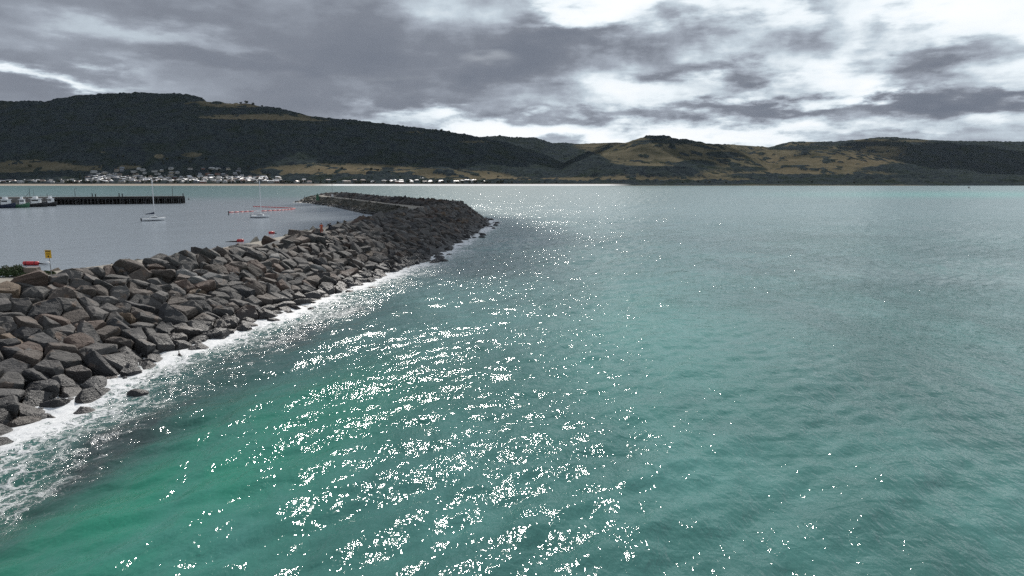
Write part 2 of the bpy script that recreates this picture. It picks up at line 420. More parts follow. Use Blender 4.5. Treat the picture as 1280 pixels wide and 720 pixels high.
rocks = []      # dict: pts rings, center, tone
def lay(ks, rows, pitch, s0, s1, face, drop=.12):
    ncol = int((s1-s0)/pitch)
    pts = {}
    for i in range(-1, ncol+1):
        for j in range(rows):
            if random.random() < drop: continue
            pts[(i, j)] = (i+.5+random.uniform(-.43, .43)+(.5 if j % 2 else 0), j+.5+random.uniform(-.40, .40))
    for (i, j), c in pts.items():
        nb = [pts[(a, b)] for a in range(i-3, i+4) for b in range(j-3, j+4) if (a, b) in pts and (a, b) != (i, j)]
        poly = clip_cell(c, nb)
        if len(poly) < 3: continue
        # drop tiny edges
        pl = [q for k, q in enumerate(poly) if math.dist(q, poly[k-1]) > .10]
        if len(pl) < 3: continue
        w_ = []
        for a, b in pl:
            s = s0+a*pitch; q = min(max(b/rows, -.01), 1.01)
            if s < 0 or s > STOT: w_ = []; break
            w_.append(surf(s, min(max(q, 0), 1), ks))
        if not w_: continue
        w_ = np.array(w_); C = w_.mean(0)
        n = np.zeros(3)
        for k in range(len(w_)): n += np.cross(w_[k]-C, w_[(k+1) % len(w_)]-C)
        if np.linalg.norm(n) < .02: continue
        n /= np.linalg.norm(n)
        if n[2] < 0: n = -n
        size = np.sqrt(np.mean(np.sum((w_-C)**2, 1)))
        if size < .3: continue
        rocks.append(dict(w=w_, C=C, n=n, size=size, row=j, face=face, s=s0+c[0]*pitch, near=0))
lay([0, 1, 2], 12, 1.62, 0, STOT, 'outer')
lay([2, 3], 1, 1.9, 0, SL[9]+5, 'crest', .05)
lay([2, 3], 5, 1.9, SL[9]+6, SL[12]+25, 'bend', .1)
lay([2, 3], 2, 1.9, SL[12]+26, STOT, 'crest', .08)
lay([4, 5, 6], 7, 1.8, 0, STOT, 'inner')

def rock_geo(r, rich):
    """vertices, faces of one boulder in world space"""
    w_, C, n, size = r['w'], r['C'], r['n'], r['size']
    # random tilt of the slab
    tdir = rng.normal(size=3); tdir -= n*tdir.dot(n); tdir /= np.linalg.norm(tdir)+1e-9
    tilt = rng.uniform(.05, .42)
    lift = rng.uniform(-.35, .06)*min(size, 1.4)-(.30 if r['face'] == 'inner' else 0)
    if r['face'] == 'crest': lift += rng.uniform(-.45, 0)
    top_h = rng.uniform(.22, .5)*min(size, 1.4)
    sh = tdir*rng.uniform(-.12, .12)*size
    def ring(scale, h, shift, jit):
        P = C+(w_-C)*scale+shift
        P = P+n*(h+tilt*((w_-C)@tdir)[:, None]*1.0*(scale > 0))
        return P+rng.normal(size=P.shape)*jit*size
    pts = [ring(.72, -1.0*size-.2, 0, .05), ring(.97, lift-.12*size, 0, .04), ring(rng.uniform(.84, .93), lift+.55*top_h, sh*.4, .05), ring(rng.uniform(.56, .82), lift+top_h, sh, .05)]
    if rng.random() < .5:     # a broken crown corner
        pts.append(C+n*(lift+top_h*1.2)+sh+rng.normal(size=(1, 3))*.12*size)
    P = np.concatenate(pts)
    bm = bmesh.new()
    for q in P: bm.verts.new(q)
    res = bmesh.ops.convex_hull(bm, input=bm.verts)
    dead = [e for e in set(res['geom_interior']+res['geom_unused']) if isinstance(e, bmesh.types.BMVert) and e.is_valid]
    if dead: bmesh.ops.delete(bm, geom=dead, context='VERTS')
    if rich:
        bmesh.ops.dissolve_limit(bm, angle_limit=R(13), verts=bm.verts, edges=bm.edges)
        try: bmesh.ops.bevel(bm, geom=[e for e in bm.edges if e.calc_length() > .15], offset=.03*size, offset_type='OFFSET', segments=1, profile=.6, affect='EDGES', clamp_overlap=True)
        except Exception: pass
        bmesh.ops.triangulate(bm, faces=bm.faces)
        for _ in range(rich):
            big = [e for e in bm.edges if e.calc_length() > (.42 if rich > 1 else .6)]
            if big: bmesh.ops.subdivide_edges(bm, edges=big, cuts=1, use_grid_fill=False)
            bmesh.ops.triangulate(bm, faces=bm.faces)
        sd_ = rng.uniform(0, 99)
        bm.normal_update()
        nn = Vector(n)
        for v in bm.verts:
            co = v.co
            k = .06*mnoise.fractal(co*1.1+Vector((sd_, 0, 0)), 1, 2, 4)+.05*mnoise.ridged_multi_fractal(co*2.3+Vector((0, sd_, 0)), 1, 2, 3, 1, 2)-.05
            v.co = co+v.normal*k*min(1, size)
    bm.verts.index_update()
    V = [v.co.copy() for v in bm.verts]; Fs = [tuple(v.index for v in f.verts) for f in bm.faces]
    bm.free()
    return V, Fs

def put_tone(me, tone, seed, nv=None):
    n_ = len(me.vertices)
    a = me.attributes.new('tone', 'FLOAT_COLOR', 'POINT')
    a.data.foreach_set('color', np.tile(np.array([*tone, 1.0], np.float32), n_) if np.ndim(tone) == 1 else np.ascontiguousarray(tone, np.float32).reshape(-1))
    b = me.attributes.new('seed', 'FLOAT', 'POINT')
    b.data.foreach_set('value', np.full(n_, seed, np.float32) if np.ndim(seed) == 0 else np.ascontiguousarray(seed, np.float32))

# how large each boulder shows in the picture
for r in rocks:
    C = r['C']; u, v = proj(C[0], C[1], C[2]); r['u'], r['v'] = u, v
    if C[1] < 15 or u < -8 or u > 1290 or v > 730 or C[2] < -.75 or r['face'] == 'inner': r['px'] = 0
    else:
        view = np.array([0, 0, CAMH])-C; dd = np.linalg.norm(view)
        r['px'] = r['size']/dd*(.35+abs(r['n'].dot(view/dd)))
rocks.sort(key=lambda r: -r['px'])
NEAR = 298
for k, r in enumerate(rocks):
    r['tn'] = TNAMES[rng.choice(len(TNAMES), p=TW_NEAR)]
# the boulders the photograph singles out by colour
def nearest(u, v, n_=1):
    return sorted(rocks[:NEAR], key=lambda r: math.hypot(r['u']-u, (r['v']-v)*1.4))[:n_]
for u, v, tn in ((22, 415, 'tan'), (225, 340, 'pale grey'), (243, 350, 'pale grey'), (160, 395, 'tan'), (248, 360, 'tan'), (110, 408, 'reddish brown'), (100, 425, 'reddish brown'), (150, 470, 'pale grey'), (115, 475, 'pale grey'), (10, 395, 'grey'), (335, 362, 'pale grey'), (341, 308, 'pale grey'), (348, 313, 'pale grey')):
    nearest(u, v)[0]['tn'] = tn
BOULDER_GROUP = 'armour boulders of the breakwater'
ROWW = ['half sunk', 'at the waterline', 'first row above water', 'second row above water', 'third row above water', 'fourth row above water', 'middle row', 'fourth row below crest', 'third row below crest', 'second row below crest', 'row just below crest', 'on the crest']
near_rocks = rocks[:NEAR]
byrow = {}
for r in near_rocks:
    key = 11 if r['face'] in ('crest', 'bend') else min(int(r['row']*11/12), 10)
    r['key'] = key; byrow.setdefault((key, r['tn']), []).append(r)
ORD = ['first', 'second', 'third', 'fourth', 'fifth', 'sixth', 'seventh', 'eighth', 'ninth', 'tenth', 'eleventh', 'twelfth', 'thirteenth', 'fourteenth', 'fifteenth', 'sixteenth', 'seventeenth', 'eighteenth', 'nineteenth', 'twentieth']
for key, L in byrow.items():
    L.sort(key=lambda r: r['u'])
    for k, r in enumerate(L): r['ord'] = (k, len(L))
for k, r in enumerate(near_rocks):
    V, Fs = rock_geo(r, 2 if k < 200 else 1)
    base = Vector(r['C'])
    o = mesh_obj('boulder', [v-base for v in V], Fs, ROCK); o.location = base
    asp = r['size']
    tone = np.array(TONES[r['tn']])*rng.uniform(.74, .94)
    put_tone(o.data, tone, rng.random())
    i, n_ = r['ord']
    sz = 'huge' if asp > 1.5 else ('large' if asp > 1.15 else ('medium' if asp > .85 else 'small'))
    pos_ = 'only one so coloured' if n_ == 1 else (ORD[i]+' so coloured from left' if i < 20 else '%dth so coloured from left' % (i+1))
    tag(o, '%s %s boulder, %s, %s' % (sz, r['tn'], ROWW[r['key']], pos_), 'boulder', BOULDER_GROUP)
# the remaining boulders as one mass
V_all, F_all, T_all, S_all = [], [], [], []
base = 0
for r in rocks[NEAR:]:
    rich = 1 if (r['px'] > 0 and r['C'][1] < 125) else 0
    V, Fs = rock_geo(r, rich)
    V_all.append(np.array(V)); F_all += [tuple(i+base for i in f) for f in Fs]; base += len(V)
    t_ = np.array(TONES[r['tn']])*rng.uniform(.5, .95)  # darker range than the near boulders: backlit shade put into the tone
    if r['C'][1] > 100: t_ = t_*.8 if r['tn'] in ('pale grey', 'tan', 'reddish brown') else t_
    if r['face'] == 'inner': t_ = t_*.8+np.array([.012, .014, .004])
    T_all.append(np.tile([*t_, 1.0], (len(V), 1))); S_all.append(np.full(len(V), rng.random()))
# small chips wedged in the gaps
for k in range(1400):
    s = rng.uniform(25, 130); P_ = surf(s, rng.uniform(.12, 1), [0, 1, 2]); sz = rng.uniform(.16, .42); c = P_+np.array([0, 0, rng.uniform(-.35, .0)])
    pts_ = rng.normal(size=(9, 3)); pts_ = pts_/np.linalg.norm(pts_, axis=1)[:, None]*sz*rng.uniform(.7, 1.2, (9, 1))+c
    bm = bmesh.new(); [bm.verts.new(q) for q in pts_]; res = bmesh.ops.convex_hull(bm, input=bm.verts)
    dead = [e for e in set(res['geom_interior']+res['geom_unused']) if isinstance(e, bmesh.types.BMVert) and e.is_valid]
    if dead: bmesh.ops.delete(bm, geom=dead, context='VERTS')
    bm.verts.index_update(); V = [v.co.copy() for v in bm.verts]; F_all += [tuple(v.index+base for v in f.verts) for f in bm.faces]; base += len(V); bm.free()
    V_all.append(np.array(V)); q_ = rng.uniform(.05, .12); T_all.append(np.tile([q_, q_*.94, q_*.9, 1.0], (len(V), 1))); S_all.append(np.full(len(V), rng.random()))
# loose stones awash off the toe
for k in range(150):
    s = rng.uniform(30, 330); sec = section(s); q = rng.uniform(.0, 1)**1.6
    c = sec[1]+(sec[0]-sec[1])*q*1.1; c[2] = rng.uniform(-.55, -.1); sz = rng.uniform(.45, 1.1)
    bm = bmesh.new(); bmesh.ops.create_icosphere(bm, subdivisions=2, radius=sz)
    sd_ = rng.uniform(0, 99); sc = Vector(rng.uniform(.7, 1.25, 3))
    for v in bm.verts:
        v.co *= 1+.35*mnoise.noise(v.co*1.1+Vector((sd_, 0, 0))); v.co = Vector((v.co.x*sc.x, v.co.y*sc.y, v.co.z*sc.z*.75))+Vector(c)
    bm.verts.index_update(); V = [v.co.copy() for v in bm.verts]; F_all += [tuple(v.index+base for v in f.verts) for f in bm.faces]; base += len(V); bm.free()
    V_all.append(np.array(V)); T_all.append(np.tile([.07, .068, .07, 1.0], (len(V), 1))); S_all.append(np.full(len(V), rng.random()))
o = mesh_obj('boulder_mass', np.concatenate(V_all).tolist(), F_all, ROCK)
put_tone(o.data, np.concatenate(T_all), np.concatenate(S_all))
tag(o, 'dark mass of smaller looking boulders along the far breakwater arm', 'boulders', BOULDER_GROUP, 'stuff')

# ================================================================= SEA
def vnoise(X, Y, sc, seed, oct_=4, rough=.5):
    """value noise by numpy"""
    out = np.zeros(X.shape); a = 1; tot = 0
    for o_ in range(oct_):
        g = np.random.default_rng(seed+o_).random((257, 257))
        x_ = X/sc*2**o_; y_ = Y/sc*2**o_
        xi = np.floor(x_).astype(int); yi = np.floor(y_).astype(int); fx = x_-xi; fy = y_-yi
        fx = fx*fx*(3-2*fx); fy = fy*fy*(3-2*fy); xi &= 255; yi &= 255; x1 = (xi+1) & 255; y1 = (yi+1) & 255
        out += a*((g[yi, xi]*(1-fx)+g[yi, x1]*fx)*(1-fy)+(g[y1, xi]*(1-fx)+g[y1, x1]*fx)*fy); tot += a; a *= rough
    return out/tot*2-1
def water_sheet():
    t1 = np.concatenate([np.linspace(-3.2, -.85, 50, endpoint=False), np.linspace(-.85, .85, 1150), np.linspace(.85, 3.2, 51)[1:]])
    ys = [6.0]
    while ys[-1] < 420: ys.append(ys[-1]*(1+.0052*min(1.0, max(.55, ys[-1]/70))))
    while ys[-1] < 11500: ys.append(ys[-1]*1.03)
    ys = np.array(ys)
    Tm, Y = np.meshgrid(t1, ys); X = Tm*Y
    # add a strip behind
    Z = np.zeros_like(X)
    # distance to outer waterline
    wl = SD[:, 1, :2]; iw = SD[:, 5, :2]
    m_ = Y < 620
    pts = np.stack([X[m_], Y[m_]], 1)
    dmin = np.full(len(pts), 1e9); din = np.full(len(pts), 1e9)
    for a in range(0, len(pts), 20000):
        P = pts[a:a+20000]
        dmin[a:a+20000] = np.sqrt(((P[:, None]-wl[None, ::3])**2).sum(-1).min(1)); din[a:a+20000] = np.sqrt(((P[:, None]-iw[None, ::3])**2).sum(-1).min(1))
    D = np.full(X.shape, 1e3); D[m_] = dmin
    DI = np.full(X.shape, 1e3); DI[m_] = din
    # harbour side
    cl = (SD[:, 2, :2]+SD[:, 4, :2])/2
    xc = np.interp(Y, cl[:, 1], cl[:, 0])
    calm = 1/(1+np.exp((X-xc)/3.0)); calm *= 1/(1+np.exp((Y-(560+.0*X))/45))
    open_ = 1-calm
    # directional waves
    for k in range(64):
        L = 1.1*(16/1.1)**rng.random() if k > 8 else rng.uniform(9, 22)
        ang = R(146)+rng.normal()*(.34 if L > 5 else .62)
        amp_ = (.0076*L if L < 5 else .0020*L+.012)*rng.uniform(.5, 1.1)
        kx, ky = math.cos(ang)*2*math.pi/L, math.sin(ang)*2*math.pi/L; ph = rng.uniform(0, 6.28)
        lod = np.clip((L*260-Y*1.0*max(1, 1))/ (L*160), 0, 1)
        th = kx*X+ky*Y+ph
        Z += amp_*lod*open_*(np.sin(th)+.22*np.cos(2*th))*.62
    gust = .75+.5*(np.sin(X*.043+1.2+Y*.021)*np.sin(Y*.035-X*.017)+.3)
    Z *= gust
    Z *= 1-.5*np.exp(-(D/5)**2)
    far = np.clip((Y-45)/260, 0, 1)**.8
    lane = np.exp(-((X+17.0-(Y-27)*.27)/7.0)**2)*np.clip((60-Y)/28, 0, 1)
    foamA = np.interp(Y, [0, 45, 75, 110, 150, 230, 300], [.92, .92, .88, .88, .98, 1.0, .8])
    foamW = np.interp(Y, [0, 45, 75, 110, 230, 300], [2.0, 2.0, 1.8, 2.1, 3.4, 3.0])
    foam = foamA*np.clip(np.exp(-np.maximum(D-foamW*.45, 0)/foamW), 0, 1)*open_
    foam *= .90+.45*vnoise(X, Y, 5, 61, 3)+.25*vnoise(X, Y, 16, 64, 2)
    Z += .10*np.clip(foam, 0, 1)*(1+vnoise(X, Y, 1.3, 71, 3))
    foam += .22*(1+.8*vnoise(X, Y, 9, 67, 3))*np.exp(-((D-6)/4.5)**2)*open_*(Y < 140)
    reef = np.exp(-((D-7.0)/4.0)**2)*np.clip((110-Y)/40, 0, 1)*open_
    u, v = proj(X, Y, 0*X)
    turq = .8*np.exp(-((v-243)/4.0)**2)*np.clip((u-900)/250, 0, 1)*(Y > 300)
    P = np.stack([X, Y, Z], -1)
    # near apron behind the camera
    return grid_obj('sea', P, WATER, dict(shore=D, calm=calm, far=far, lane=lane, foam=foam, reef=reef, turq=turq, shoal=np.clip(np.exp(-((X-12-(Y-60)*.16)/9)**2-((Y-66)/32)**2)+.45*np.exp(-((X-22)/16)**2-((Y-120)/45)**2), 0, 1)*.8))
water_sheet()
apron = np.array([[(-60000, -4000, -3.2), (60000, -4000, -3.2)], [(-60000, 60000, -3.2), (60000, 60000, -3.2)]], float)
o = grid_obj('sea_far', apron, WATER, dict(shore=[99]*4, calm=[0]*4, far=[1]*4, lane=[0]*4, foam=[0]*4, reef=[0]*4, turq=[0]*4))

# ================================================================= LAND ACROSS THE BAY
LAYERS = [  # distance, start, back width, skyline (u, v)
 (2620, 2090, 900, [(-300, 212), (0, 208), (60, 206), (140, 210), (200, 209), (320, 213), (380, 205), (440, 205), (500, 210), (560, 212), (620, 214), (690, 222), (760, 226), (900, 225), (1000, 226), (1100, 224), (1200, 227), (1600, 226)]),
 (3350, 2250, 900, [(-500, 150), (-150, 128), (0, 127), (30, 129), (45, 127), (65, 129), (80, 125), (110, 121), (150, 118), (185, 117), (205, 118), (232, 118), (250, 121), (264, 127), (300, 130), (312, 129), (330, 133), (360, 139), (390, 145), (430, 150), (470, 155), (520, 161), (560, 166), (600, 173), (640, 182), (680, 195), (720, 212), (760, 226), (800, 230), (1700, 231)]),
 (4300, 3000, 1000, [(-500, 215), (500, 210), (560, 182), (605, 172), (625, 171), (645, 173), (668, 173), (690, 180), (720, 180), (770, 178), (800, 180), (900, 190), (1000, 215), (1700, 225)]),
 (3000, 2150, 900, [(-500, 235), (640, 232), (690, 215), (720, 198), (750, 186), (780, 179), (800, 172), (818, 171), (836, 172), (860, 177), (900, 182), (930, 190), (960, 204), (1000, 216), (1060, 226), (1700, 231)]),
 (3500, 2300, 800, [(-500, 235), (850, 228), (900, 200), (950, 188), (1000, 184), (1040, 184), (1070, 190), (1110, 199), (1150, 210), (1200, 222), (1240, 227), (1700, 229)]),
 (5600, 3900, 1500, [(-500, 235), (700, 220), (850, 190), (880, 182), (905, 180), (935, 182), (960, 184), (985, 177), (1010, 177), (1040, 178), (1060, 175), (1085, 173), (1110, 172), (1135, 174), (1160, 175), (1200, 177), (1260, 178), (1300, 178), (1400, 182), (1700, 190)]),
]
def ridge_h(u, v, Yd):
    r0 = -math.sin(PITCH); yc = (360-v)/F
    return CAMH+Yd*(-math.sin(PITCH)+yc*math.cos(PITCH))/(math.cos(PITCH)+yc*math.sin(PITCH))
def land_height(X, Y):
    u = 640+F*X/(Y*math.cos(PITCH)-40*math.sin(PITCH)*1.0)
    h = np.full(X.shape, -3.0)
    h = np.maximum(h, np.interp(Y, [1980, 2020, 2062, 2100, 2200], [-3, -.5, 4.6, 6.5, 9]))
    shore = h.copy()
    wob = vnoise(X, Y, 700, 5, 3)*160
    n1 = vnoise(X, Y, 420, 21, 4, .5); rid = 1-np.abs(vnoise(X, Y, 520, 31, 3, .5))*2
    for Dk, Y0, Wb, sk in LAYERS:
        hv = ridge_h(u, np.interp(u, [q[0] for q in sk], [q[1] for q in sk]), Dk)
        xx = (Y-Y0+wob*np.clip(1-np.abs(Y-Dk)/400, 0, 1)*0)/(Dk-Y0)
        fr = np.clip(xx, 0, 1); prof = fr**1.25*(1.0-.12*np.sin(fr*math.pi))
        prof = np.where(Y > Dk, np.clip(1-((Y-Dk)/Wb)**2*.5, .0, 1), prof)
        midm = np.clip(fr*(1-fr)*4, 0, 1)*np.where(Y > Dk, 0, 1)
        hh = 6+(hv-6)*prof+midm*(rid*.19+n1*.10)*np.maximum(hv, 30)*np.where(Dk == 2620, .4, 1)
        hh = np.where(Y < Y0, -5, hh)
        h = np.maximum(h, hh)
    return h, u
def blob2(u, v, L):
    s = np.zeros(u.shape)
    for cu, cv, su, sv, a in L: s += a*np.exp(-(((u-cu)/su)**2+((v-cv)/sv)**2))
    return s
GRASS_L = [(300, 131, 50, 5, 1.0), (260, 130, 25, 3, .7), (330, 147, 75, 4, 1.2), (400, 150, 40, 3, .6), (12, 134, 26, 10, .5), (40, 205, 45, 5, .9), (10, 212, 60, 6, .8), (100, 211, 60, 4, .7), (160, 208, 40, 4, .5),
           (240, 194, 18, 4, .8), (200, 196, 9, 4, .8), (420, 212, 80, 6, 1.7), (350, 216, 40, 4, .8), (600, 218, 90, 6, .9), (500, 214, 60, 4, .7), (520, 166, 14, 2.5, .9), (590, 178, 40, 4, .6), (130, 191, 8, 2, .6),
           (670, 226, 60, 4, 1.0), (560, 224, 30, 4, .6)]
FOREST_L = [(690, 205, 60, 16, 1.3), (822, 171, 16, 2.5, 1.2), (850, 178, 60, 3, .7), (1240, 200, 95, 26, 1.5), (740, 214, 30, 7, .7), (830, 214, 60, 7, .8), (905, 194, 28, 5, .6), (1060, 180, 60, 3, .8), (1120, 172, 60, 3, .8),
            (990, 186, 40, 2.5, .9), (1020, 222, 120, 4, .8), (800, 229, 400, 2.2, .9), (870, 205, 25, 4, .6), (1110, 212, 60, 4, .6), (1010, 205, 40, 4, .4), (940, 212, 30, 4, .5)]
def land_sheet():
    t1 = np.concatenate([np.linspace(-2.2, -.95, 60, endpoint=False), np.linspace(-.95, .95, 1600), np.linspace(.95, 2.2, 61)[1:]])
    ys = np.concatenate([np.linspace(1985, 2110, 26, endpoint=False), np.arange(2110, 3600, 8.5), np.arange(3600, 4500, 14), np.arange(4500, 7200, 45)])
    Tm, Y = np.meshgrid(t1, ys); X = Tm*Y
    h, u = land_height(X, Y)
    _, v = proj(X, Y, h)
    base_g = 1/(1+np.exp(-(u-705)/14.0))
    g = np.clip(base_g, 0, 1)*.82+blob2(u, v, GRASS_L)-blob2(u, v, FOREST_L)
    g += .30*vnoise(X, Y, 260, 77, 4, .6)*np.where(u > 690, 1, .6)
    g = np.clip(g, 0, 1)
    dry = np.clip(blob2(u, v, [(420, 213, 90, 7, 1.2), (300, 131, 50, 5, .5), (330, 148, 75, 4, .8), (560, 221, 120, 7, .6), (670, 226, 50, 5, .7), (1090, 200, 60, 9, .7), (960, 216, 60, 5, .7), (780, 222, 60, 5, .4), (960, 200, 30, 8, .4), (40, 206, 50, 4, .6)])+.35*vnoise(X, Y, 300, 88, 3), 0, 1)
    # tree canopy on the wooded ground
    town = np.clip((360-u)/12, 0, 1)*np.clip((u-95)/12, 0, 1)*np.clip((2470-Y)/60, 0, 1)+np.clip((620-u)/12, 0, 1)*np.clip((u-345)/12, 0, 1)*np.clip((2180-Y)/30, 0, 1)
    can = np.clip((.55-g)/.25, 0, 1)*np.clip((Y-2110)/40, 0, 1)*(1-.95*np.clip(town, 0, 1))
    c1 = np.abs(vnoise(X, Y, 15, 3, 1))+.5*vnoise(X, Y, 34, 9, 1)
    clump = np.clip(vnoise(X, Y, 42, 13, 3)-.17+.25*np.clip(-vnoise(X, Y, 420, 21, 4, .5), 0, .4), 0, 1)*3*np.clip((g-.4)*3, 0, 1)*(Y > 2130)       # scattered paddock trees
    h = h+can*(4+7*c1)+np.clip(clump, 0, 1)*6
    g = np.where(clump > .35, 0, g)
    sand = np.clip((2072-Y+6*vnoise(X, Y, 60, 4, 2))/6, 0, 1)*np.clip((790-u)/30, 0, 1)
    surf_lit_sand = np.clip((u-390)/30, 0, 1)*np.clip((2062-Y)/8, 0, 1)+np.where(Y < 2026, np.clip((u*0+1), 0, 1)*.9, 0)  # surf line, plus beach strip whitened in the colour as sunlit sand
    grid_obj('hills', np.stack([X, Y, h], -1), LAND, dict(grass=g, dry=dry, sand=sand, surf=np.clip(surf_lit_sand, 0, 1)), smooth=False)
land_sheet()

# ================================================================= TOWN: houses and trees across the bay
def land_at(u, Y):
    X = (u-640)/F*(Y*math.cos(PITCH)-40*math.sin(PITCH))
    h, _ = land_height(np.array([[X]]), np.array([[float(Y)]])); return Vector((X, Y, float(h[0, 0])))
leaf_mats = {'dark': simple('leaves_dark', (.020, .030, .016), .9, .5, .6), 'olive': simple('leaves_olive', (.045, .052, .026), .9, .45, .6)}
bark = simple('bark', (.09, .07, .055), .95)
def crown_mesh(kind, seed):
    rr = random.Random(seed); m_ = MB()
    if kind == 'pine':
        for k in range(9):
            z_ = 3+k*1.9; r_ = 3.6*(1-k/10.0)
            for a in range(6):
                an = a*math.pi/3+k*.5+rr.uniform(-.2, .2); m_.ball((math.cos(an)*r_*.55, math.sin(an)*r_*.55, z_+rr.uniform(-.3, .3)), (r_*.55, r_*.55, .75), 6, 4, seed+k+a, .5)
    else:
        for k in range(26):
            an = rr.uniform(0, 6.28); q = rr.random()**.5; hz = rr.random()
            R_ = 5.2*math.sqrt(max(.1, 1-(hz*1.15-.45)**2))
            m_.ball((math.cos(an)*q*R_*.8, math.sin(an)*q*R_*.8, 3.0+hz*5.0), (rr.uniform(.9, 1.9), rr.uniform(.9, 1.9), rr.uniform(.7, 1.4)), 6, 4, seed+k, .9)
    return m_
def make_tree(kind, seed, lm):
    t_ = empty('pine_tree' if kind == 'pine' else 'tree', (0, 0, 0))
    tr = MB(); tr.tube([(0, 0, -1), (.1, 0, 3), (0, .1, 7 if kind != 'pine' else 18)], [.55, .4, .12], 6)
    if kind != 'pine':
        for a in range(4):
            an = a*1.6+seed; tr.tube([(0, 0, 2.6), (math.cos(an)*1.6, math.sin(an)*1.6, 4.4), (math.cos(an)*2.8, math.sin(an)*2.8, 6)], [.28, .18, .06], 5)
    tr.build('trunk', bark, t_); crown_mesh(kind, seed).build('crown', leaf_mats[lm], t_)
    return t_
tprotos = [make_tree('round', 1, 'dark'), make_tree('round', 5, 'olive'), make_tree('round', 9, 'dark'), make_tree('pine', 3, 'dark')]
tused = set()
def place_tree(k, loc, s, label, group):
    o_ = tprotos[k] if k not in tused else copy_tree(tprotos[k]); tused.add(k)
    o_.location = loc; o_.scale = (s, s, s*random.uniform(.85, 1.15)); o_.rotation_euler = (0, 0, random.uniform(0, 6.28)); tag(o_, label, 'tree', group)
rt = random.Random(5)
for k in range(240):
    u = rt.uniform(100, 350) if k > 174 else rt.uniform(350, 620) if k > 149 else rt.uniform(0, 640) if k < 110 else rt.uniform(640, 1200)
    Y = rt.choice([rt.uniform(2076, 2100), rt.uniform(2076, 2100), rt.uniform(2100, 2420)]) if k < 110 else rt.uniform(2110, 2440) if k > 174 else rt.uniform(2078, 2120) if k > 149 else rt.uniform(2076, 2200)
    lo = land_at(u, Y); kk = rt.choice([0, 1, 2, 2, 0]); s = rt.uniform(.7, 1.25)*(1.0 if u < 640 else .6)
    if lo.z < 3: continue
    w1 = 'dark' if kk != 1 else 'olive'
    w2 = ('behind the beach left of the jetty end' if u < 230 else 'behind the beach between the jetty and the breakwater tip' if u < 400 else 'behind the bright sand past the breakwater' if u < 640 else 'at the foot of the right hand hills')
    if Y > 2110 and u < 640: w2 = 'among the houses '+('in the left half of the town' if u < 230 else 'in the right half of the town' if u < 400 else 'on the thin edge of the town')
    place_tree(kk, lo, s, '%s rounded tree %s' % (w1, w2), 'rounded trees across the bay')
for u, Y, s, lab in ((99, 2150, 1.35, 'tall dark conical pine standing left of the town houses'), (104, 2160, 1.0, 'shorter conical pine just right of the tallest one'), (400, 2110, .8, 'conical pine before the tan field'), (407, 2120, .55, 'small conical pine right beside a taller one below the tan field'), (250, 2200, .7, 'conical pine rising among white roofed houses'), (330, 2180, .75, 'conical pine at the right end of the dense houses')):
    place_tree(3, land_at(u, Y), s, lab, 'conical pines across the bay')
# crest trees on the skyline
for u, v, s in ((258, 121, 1.1), (313, 127, 1.5), (306, 129, 1.1), (321, 129, 1.2), (332, 132, 1.0), (545, 161, 1.2), (553, 160, 1.5), (562, 162, 1.4), (480, 155, 1.), (505, 158, 1.1)):
    lo = land_at(u, 3340); place_tree(rt.choice([0, 2]), lo, s*1.2, 'dark tree on the skyline of the left ridge %s' % ('above the green meadow' if u < 340 else 'where it slopes down to the right'), 'trees on the left skyline')
for u, s in ((806, 1.1), (813, 1.3), (820, 1.2), (828, 1.3), (835, 1.1)):
    place_tree(rt.choice([0, 2]), land_at(u, 2990), s*.8, 'dark tree in the clump on top of the central hill', 'trees on the central hilltop')

wall_m = {n_: simple('wall_'+n_, c, .8, .08) for n_, c in (('white', (.45, .44, .42)), ('grey', (.22, .23, .25)), ('brick', (.24, .13, .10)), ('cream', (.36, .32, .26)))}
roof_m = {n_: simple('roof_'+n_, c, .5, .1) for n_, c in (('white', (.60, .61, .64)), ('grey', (.25, .26, .28)), ('blue grey', (.18, .21, .26)), ('brown', (.16, .10, .085)), ('dark', (.07, .07, .08)))}
glass = simple('window_glass', (.03, .035, .04), .15, .1)
hcache = {}
def make_house(wm, rm, seed):
    key = (wm, rm, seed)
    if key in hcache: return copy_tree(hcache[key])
    rr = random.Random(seed); L, W, H = rr.uniform(11, 18), rr.uniform(8, 10.5), rr.choice([3.2, 3.4, 5.8])
    h_ = empty('house', (0, 0, 0))
    wl_ = MB(); wl_.box((0, 0, H/2-1.5), (L, W, H+3)); wl_.build('wall', wall_m[wm], h_)
    rf = MB(); e_ = .6; rh = rr.uniform(1.5, 2.4); hip = rr.choice([.05, 2.6])
    vs_ = [(-L/2-e_, -W/2-e_, H), (L/2+e_, -W/2-e_, H), (L/2+e_, W/2+e_, H), (-L/2-e_, W/2+e_, H), (-L/2-e_+hip, 0, H+rh), (L/2+e_-hip, 0, H+rh)]
    rf.add(vs_, [(3, 2, 1, 0), (0, 1, 5, 4), (2, 3, 4, 5), (1, 2, 5), (3, 0, 4)]); rfo = rf.build('roof', roof_m[rm], h_)
    ch = MB(); ch.box((L*.22, W*.15, H+rh*.9), (.8, .8, 1.4)); ch.build('chimney', wall_m['brick'], rfo)
    n_ = 3
    for k in range(n_):
        wi = MB(); wi.box((-L/2+L*(k+.5)/n_, -W/2-.04, H-1.7), (L*.17, .1, 1.3)); wi.build('window', glass, h_)
    dr = MB(); dr.box((L*.17, -W/2-.04, H-2.05 if H < 4 else 1.05), (1.0, .1, 2.1)); dr.build('door', roof_m['dark'], h_)
    hcache[key] = h_; return h_
rh_ = random.Random(12)
nh = 0
placed = []
